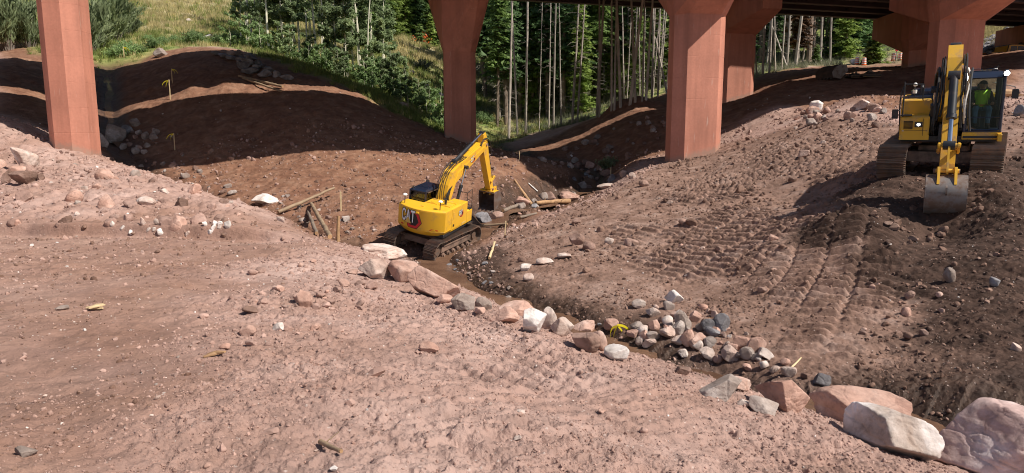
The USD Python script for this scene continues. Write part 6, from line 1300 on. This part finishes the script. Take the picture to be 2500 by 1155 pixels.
plant(BIG, 'pine_tree', 'pine', 1974, 0, 'thick reddish pine trunk standing right at the earth bank', 1.0, None, 156)
plant(BIG, 'pine_tree', 'pine', 2156, 96, 'thick pine trunk left of the stop sign', .8)
plant(RUST, 'rusty_fir', 'dead tree', 1932, 84, 'rusty brown dead fir among the bare trunks', 1.1)
a_, b__ = G(1922, 166), P(1885, 62, G(1922, 166)[1] + 3); log((a_, b__), .11, .06, 'long pole leaning across the bare trunks beside the dark red column', 'bark_dead', 3, seed=30, cat='fallen tree', name='leaning_trunk')
a_, b__ = G(1629, 230), P(1600, 90, G(1629, 230)[1] + 2); log((a_, b__), .10, .05, 'thin pole leaning left beside the broad column', 'bark_dead', 3, seed=31, cat='fallen tree', name='leaning_trunk')
plant(FIR[2], 'fir_tree', 'fir', 2052, 88, 'bright green full fir beside the dark firs', 1.15)
for u, Y, k, s, lb in ((2082, 92, 0, 1.2, 'dark fir just right of the bright green fir'), (2115, 95, 0, 1.1, 'dark fir behind the leftmost traffic drums'), (2140, 99, 3, 1.0, 'dark fir between the drums and the thick trunk')): plant(FIR[k], 'fir_tree', 'fir', u, Y, lb, s)
for u, v, k, s, lb in ((2141, 156, 0, 1.0, 'bright young fir between the two pairs of traffic drums'), (2120, 158, 1, .7, 'low young fir right of the lower drum'), (1992, 160, 1, .6, 'small shrubby fir at the foot of the thick reddish pine')): plant(YOUNG[k], 'young_fir', 'fir', u, 0, lb, s, None, v - 2)
# the live forest behind: near row, then rows up the hillside
ORD = 'first second third fourth fifth sixth seventh eighth ninth tenth eleventh twelfth thirteenth fourteenth fifteenth sixteenth seventeenth eighteenth nineteenth twentieth'.split()
def row(us, Y, kinds, names, group, label0, jy=3, s=(.85, 1.2)):
    for i, u in enumerate(us):
        label = label0.replace('NTH', ORD[min(i, 19)])
        y = Y + rt.uniform(-jy, jy); k = kinds[rt.integers(len(kinds))]; plant(k, names[0], names[1], u + rt.uniform(-12, 12), y, label, rt.uniform(*s), group)
row(np.arange(1205, 1660, 24), 79, [FIR[3], FIR[4], FIR[2], FIR[2]], ('spruce_tree', 'spruce'), 'spruces among the bare trunks', 'NTH green spruce from the left in the front row among the bare trunks')
row(np.arange(1195, 1680, 27), 90, [FIR[0], FIR[1], FIR[3], FIR[2]], ('spruce_tree', 'spruce'), 'second row spruces', 'NTH spruce from the left in the second row behind the bare trunks', 4, (1.0, 1.3))
row(np.arange(1185, 1680, 25), 104, FIR[:4], ('spruce_tree', 'spruce'), 'deep forest spruces left of the broad column', 'dark spruce deep in the forest left of the broad column', 5, (1.1, 1.5))
row(np.arange(1180, 1680, 40), 125, FIR[:2], ('spruce_tree', 'spruce'), 'deep forest spruces left of the broad column', 'dark spruce deep in the forest left of the broad column', 6, (1.3, 1.8))
row(np.arange(1815, 2060, 30), 92, [FIR[3], FIR[4], FIR[0]], ('spruce_tree', 'spruce'), 'spruces behind the earth bank', 'NTH spruce from the left behind the earth bank right of the dark red column', 4)
row(np.arange(1815, 2230, 26), 106, [FIR[0], FIR[1], FIR[3], FIR[4]], ('spruce_tree', 'spruce'), 'deep forest spruces behind the drums', 'dark spruce deep in the forest behind the traffic drums', 4, (1.0, 1.4))
row(np.arange(1815, 2540, 34), 125, FIR[:4], ('spruce_tree', 'spruce'), 'deep forest spruces behind the drums', 'dark spruce deep in the forest behind the traffic drums', 6, (1.2, 1.6))
row(np.arange(1210, 1640, 24), 84, SNAG, ('dead_tree', 'dead tree'), 'bare trunks farther in', 'pale bare trunk farther inside the stand left of the broad column', 6, (.85, 1.1))
row(np.arange(1520, 1640, 12), 76, [SNAG[2], SNAG[4], SNAG[1]], ('dead_tree', 'dead tree'), 'crowded thin snags', 'thin grey snag in the crowded corner beside the broad column', 4, (.8, 1.05))
row(np.arange(1828, 2030, 15), 93, SNAG, ('dead_tree', 'dead tree'), 'bare trunks behind the bank', 'bare trunk farther back behind the earth bank', 6, (.85, 1.1))
row(np.arange(2370, 2520, 14), 112, SNAG[:4] + [ASP[3]], ('dead_tree', 'dead tree'), 'bare trunks above the truck', 'bare trunk on the dry slope above the yellow truck', 5, (.7, .9))
row(np.arange(2360, 2540, 24), 121, [FIR[1], FIR[2]], ('spruce_tree', 'spruce'), 'spruces above the truck', 'NTH light green spruce from the left above the yellow truck', 5, (.9, 1.2))
# left: aspen grove with brush at its foot, conifers above the bright meadow
AS1 = [(617, 112, 1), (636, 120, 3), (665, 122, 1), (700, 130, 0), (722, 140, 2), (757, 123, 1), (797, 140, 3), (826, 160, 0), (852, 165, 2), (884, 150, 1), (896, 155, 3), (940, 160, 2), (600, 105, 2), (645, 108, 0), (690, 112, 2), (740, 112, 0), (780, 118, 1), (815, 125, 2), (865, 135, 0), (910, 140, 0)]
ASL = {757: 'straightest pale aspen trunk in the middle of the grove', 665: 'thick pale aspen trunk left of the middle of the grove', 617: 'leftmost aspen with a pale trunk beside the dry meadow', 884: 'aspen with a forked pale trunk at the right of the grove', 797: 'tall aspen with a bare stem right of the straightest one'}
for i, (u, v, k) in enumerate(sorted(AS1)): plant(ASP[k], 'aspen_tree', 'aspen', u, 72 + (150 - v) * .12 + rt.uniform(-1.5, 1.5), ASL.get(u, ORD[i] + ' aspen from the left in the front of the grove above the shaded hill'), rt.uniform(.9, 1.25), None if u in ASL else 'aspens of the grove')
row(np.arange(600, 960, 22), 86, ASP, ('aspen_tree', 'aspen'), 'aspens at the back of the grove', 'NTH aspen from the left in the back row of the grove', 4, (.95, 1.35))
row(np.arange(640, 960, 30), 98, [FIR[1], ASP[0], ASP[1], FIR[0]], ('forest_tree', 'tree'), 'trees behind the aspen grove', 'NTH tree from the left behind the aspen grove', 5, (.8, 1.1))
for i, (u, v, k) in enumerate(sorted(((612, 135, 1), (640, 138, 0), (675, 148, 1), (705, 160, 0), (735, 172, 1), (765, 182, 0), (800, 196, 1), (835, 208, 0), (870, 225, 1), (900, 238, 0), (930, 250, 1), (960, 262, 0), (850, 180, 0), (900, 200, 1), (940, 215, 0), (975, 225, 1), (760, 155, 0), (800, 165, 1), (985, 200, 0), (1000, 285, 1), (1030, 290, 0), (1045, 310, 1)))):
    plant(SAPL[k], 'aspen_brush', 'bush', u, float(np.interp(u, [600, 760, 860, 960, 1060], [69, 70, 68.5, 67, 67])) + rt.uniform(-1.2, 1.6) + (3 if v < 200 and u > 820 else 0), (ORD + ['next to last', 'last'])[i] + ' leafy bush from the left along the hill edge below the aspen grove', rt.uniform(.65, 1.15), 'brush along the hill edge')
for u, Y, k, s, lb in ((965, 122, 2, 1.2, 'sunlit light green conifer at the back of the bright meadow'), (995, 126, 2, 1.25, 'second sunlit conifer behind the bright meadow'), (1020, 128, 0, 1.2, 'darker conifer right of the sunlit pair'), (1048, 130, 1, 1.2, 'conifer left of the flared column cap'), (940, 120, 1, 1.1, 'conifer between the grove and the sunlit pair')): plant(FIR[k], 'conifer', 'conifer', u, Y, lb, s)
row(np.arange(900, 1110, 22), 142, FIR[:4], ('spruce_tree', 'spruce'), 'trees above the bright meadow', 'spruce on the slope above the bright meadow', 6, (1.1, 1.5))
row(np.arange(900, 1190, 24), 165, FIR[:4], ('spruce_tree', 'spruce'), 'trees above the bright meadow', 'spruce on the slope above the bright meadow', 8, (1.3, 1.7))
for u, v, k, s, lb in ((1052, 112, 0, .7, 'bright young conifer at the meadow edge beside the column'), (1072, 116, 1, .9, 'smaller young conifer touching the column'), (1025, 108, 1, .6, 'low young conifer right of the orange bush')): plant(YOUNG[k], 'young_conifer', 'conifer', u, 0, lb, s * 1.4, None, v)
plant(WIL[3], 'dry_shrub', 'shrub', 1030, 0, 'grey leafless looking shrub alone on the lit grass slope', 1.3, None, 172)
for u, Y, k, s, lb in ((40, 66, 0, 1.5, 'large willow bush at the left border behind the column'), (85, 68, 1, 1.6, 'willow bush just left of the sunlit column'), (-20, 64, 1, 1.6, 'willow bush cut off by the left border'), (250, 68, 0, 1.35, 'tall grey green willow right of the sunlit column'), (290, 73, 0, 1.5, 'highest willow behind the tall grey green one'), (225, 66, 1, 1.3, 'willow bush hidden partly by the sunlit column'), (330, 78, 1, .9, 'small willow at the edge of the dry meadow'), (15, 72, 0, 1.6, 'willow at the back near the left border')): plant(WIL[k], 'willow_bush', 'willow', u, Y, lb, s)
for i, (u, v) in enumerate(sorted(((345, 128), (375, 116), (400, 108), (310, 135), (280, 140), (430, 104), (470, 108), (545, 112), (580, 100), (360, 100), (1070, 310), (1060, 280), (1180, 300), (1020, 255)))): plant(WIL[2], 'low_shrub', 'shrub', u, 0, ORD[i] + ' low green shrub from the left in the grass above the shaded hill', rt.uniform(.5, .9), 'low shrubs in the grass', v)
plant(shrub(35, .8, .9, 'willow_leaves', 700, .09), 'pale_shrub', 'shrub', 1485, 0, 'pale green low shrub in the shade below the broad column', 1.0, None, 408)
mesh('orange_bush', shrub(36, 1.2, 1.0, 'needles_dead', 10).GetPath() and tris(*(lambda r, n: (lambda c, a: (c, a, np.cross(a, unit(r, n)) * .7))(r.normal(size=(n, 3)) * [.5, .5, .45] + P(1031, 97, 117), unit(r, n) * .16))(np.random.default_rng(8), 500)), MAT['drum_orange'], None, False, 'small orange red bush at the far edge of the bright meadow', 'bush')
for u, v, w, h, lb in ((1040, 217, 18, 10, 'upper pale rock on the grass slope left of the dark column'), (1078, 243, 22, 14, 'pale rock on the grass slope touching the dark column'), (985, 265, 26, 14, 'pale rock at the hill edge below the grass slope'), (1005, 182, 16, 8, 'pale rock beside the grey shrub'), (1060, 262, 18, 9, 'low pale rock under the upper ones on the grass slope')): put_rock('boulder', u, v, w, h, 'rock_pale', lb)
# grass
def tuft(seed, n, h, w, mat):
    r = np.random.default_rng(seed); a = r.uniform(0, 6.28, n); o = np.c_[np.cos(a), np.sin(a)] * (w * np.sqrt(r.random(n)))[:, None]; hh = h * r.uniform(.5, 1.1, n); ln = r.normal(size=(n, 2)) * .25 * h; b = .018 * h / .4 * np.c_[-np.sin(a), np.cos(a)]
    V = np.stack([np.c_[o - b, np.zeros(n)], np.c_[o + b, np.zeros(n)], np.c_[o + ln, hh]], 1).reshape(-1, 3); return trimesh.Trimesh(V, np.arange(3 * n).reshape(-1, 3), process=False)
def grass(name, label, n, mat, keep, seed, h, a0, a1, r0, r1):
    r = np.random.default_rng(seed); x, y, d = fan_points(r, n, r0, r1, a0, a1); k = r.random(n) < keep(x, y); x, y = x[k], y[k]; n = len(x)
    pos = np.c_[x, y, H(x, y) - .03]; z = r.uniform(0, math.pi, n); q = np.c_[np.cos(z), np.zeros(n), np.zeros(n), np.sin(z)]; s = r.uniform(.6, 1.3, (n, 1)) * np.ones((1, 3)) * (y / 75)[:, None].clip(.8, 1.8)
    instancer(name, label, [tuft(seed * 5 + i, 26, h, .45, mat) for i in range(3)], [mat] * 3, pos, q, s, r.integers(0, 3, n))
grass('grass', 'green grass on the slopes behind the shaded hill', 26000, 'grass_green', lambda x, y: zone_at('grass', x, y) * (.2 + .8 * patch(x, y, .12, .40, .55, 61)) * (1 - .75 * sstep(84, 100, y)), 5, .55, -.80, .05, 44, 150)
grass('grass', 'dry straw coloured grass on the upper meadow', 26000, 'grass_straw', lambda x, y: zone_at('grass', x, y) * (.25 + .75 * sstep(74, 96, y)) * (1 - .6 * patch(x, y, .12, .42, .55, 61)), 6, .5, -.80, .05, 46, 170)
grass('undergrowth', 'low green undergrowth on the forest floor', 7000, 'sage_leaves', lambda x, y: zone_at('grass', x, y) * (.2 + .8 * patch(x, y, .2, .45, .6, 62)), 7, .6, -.06, .62, 58, 120)
grass('grass', 'dry grass on the slope above the yellow truck', 6000, 'grass_straw', lambda x, y: zone_at('straw', x, y) + .3 * zone_at('grass', x, y), 8, .45, .55, .75, 66, 130)
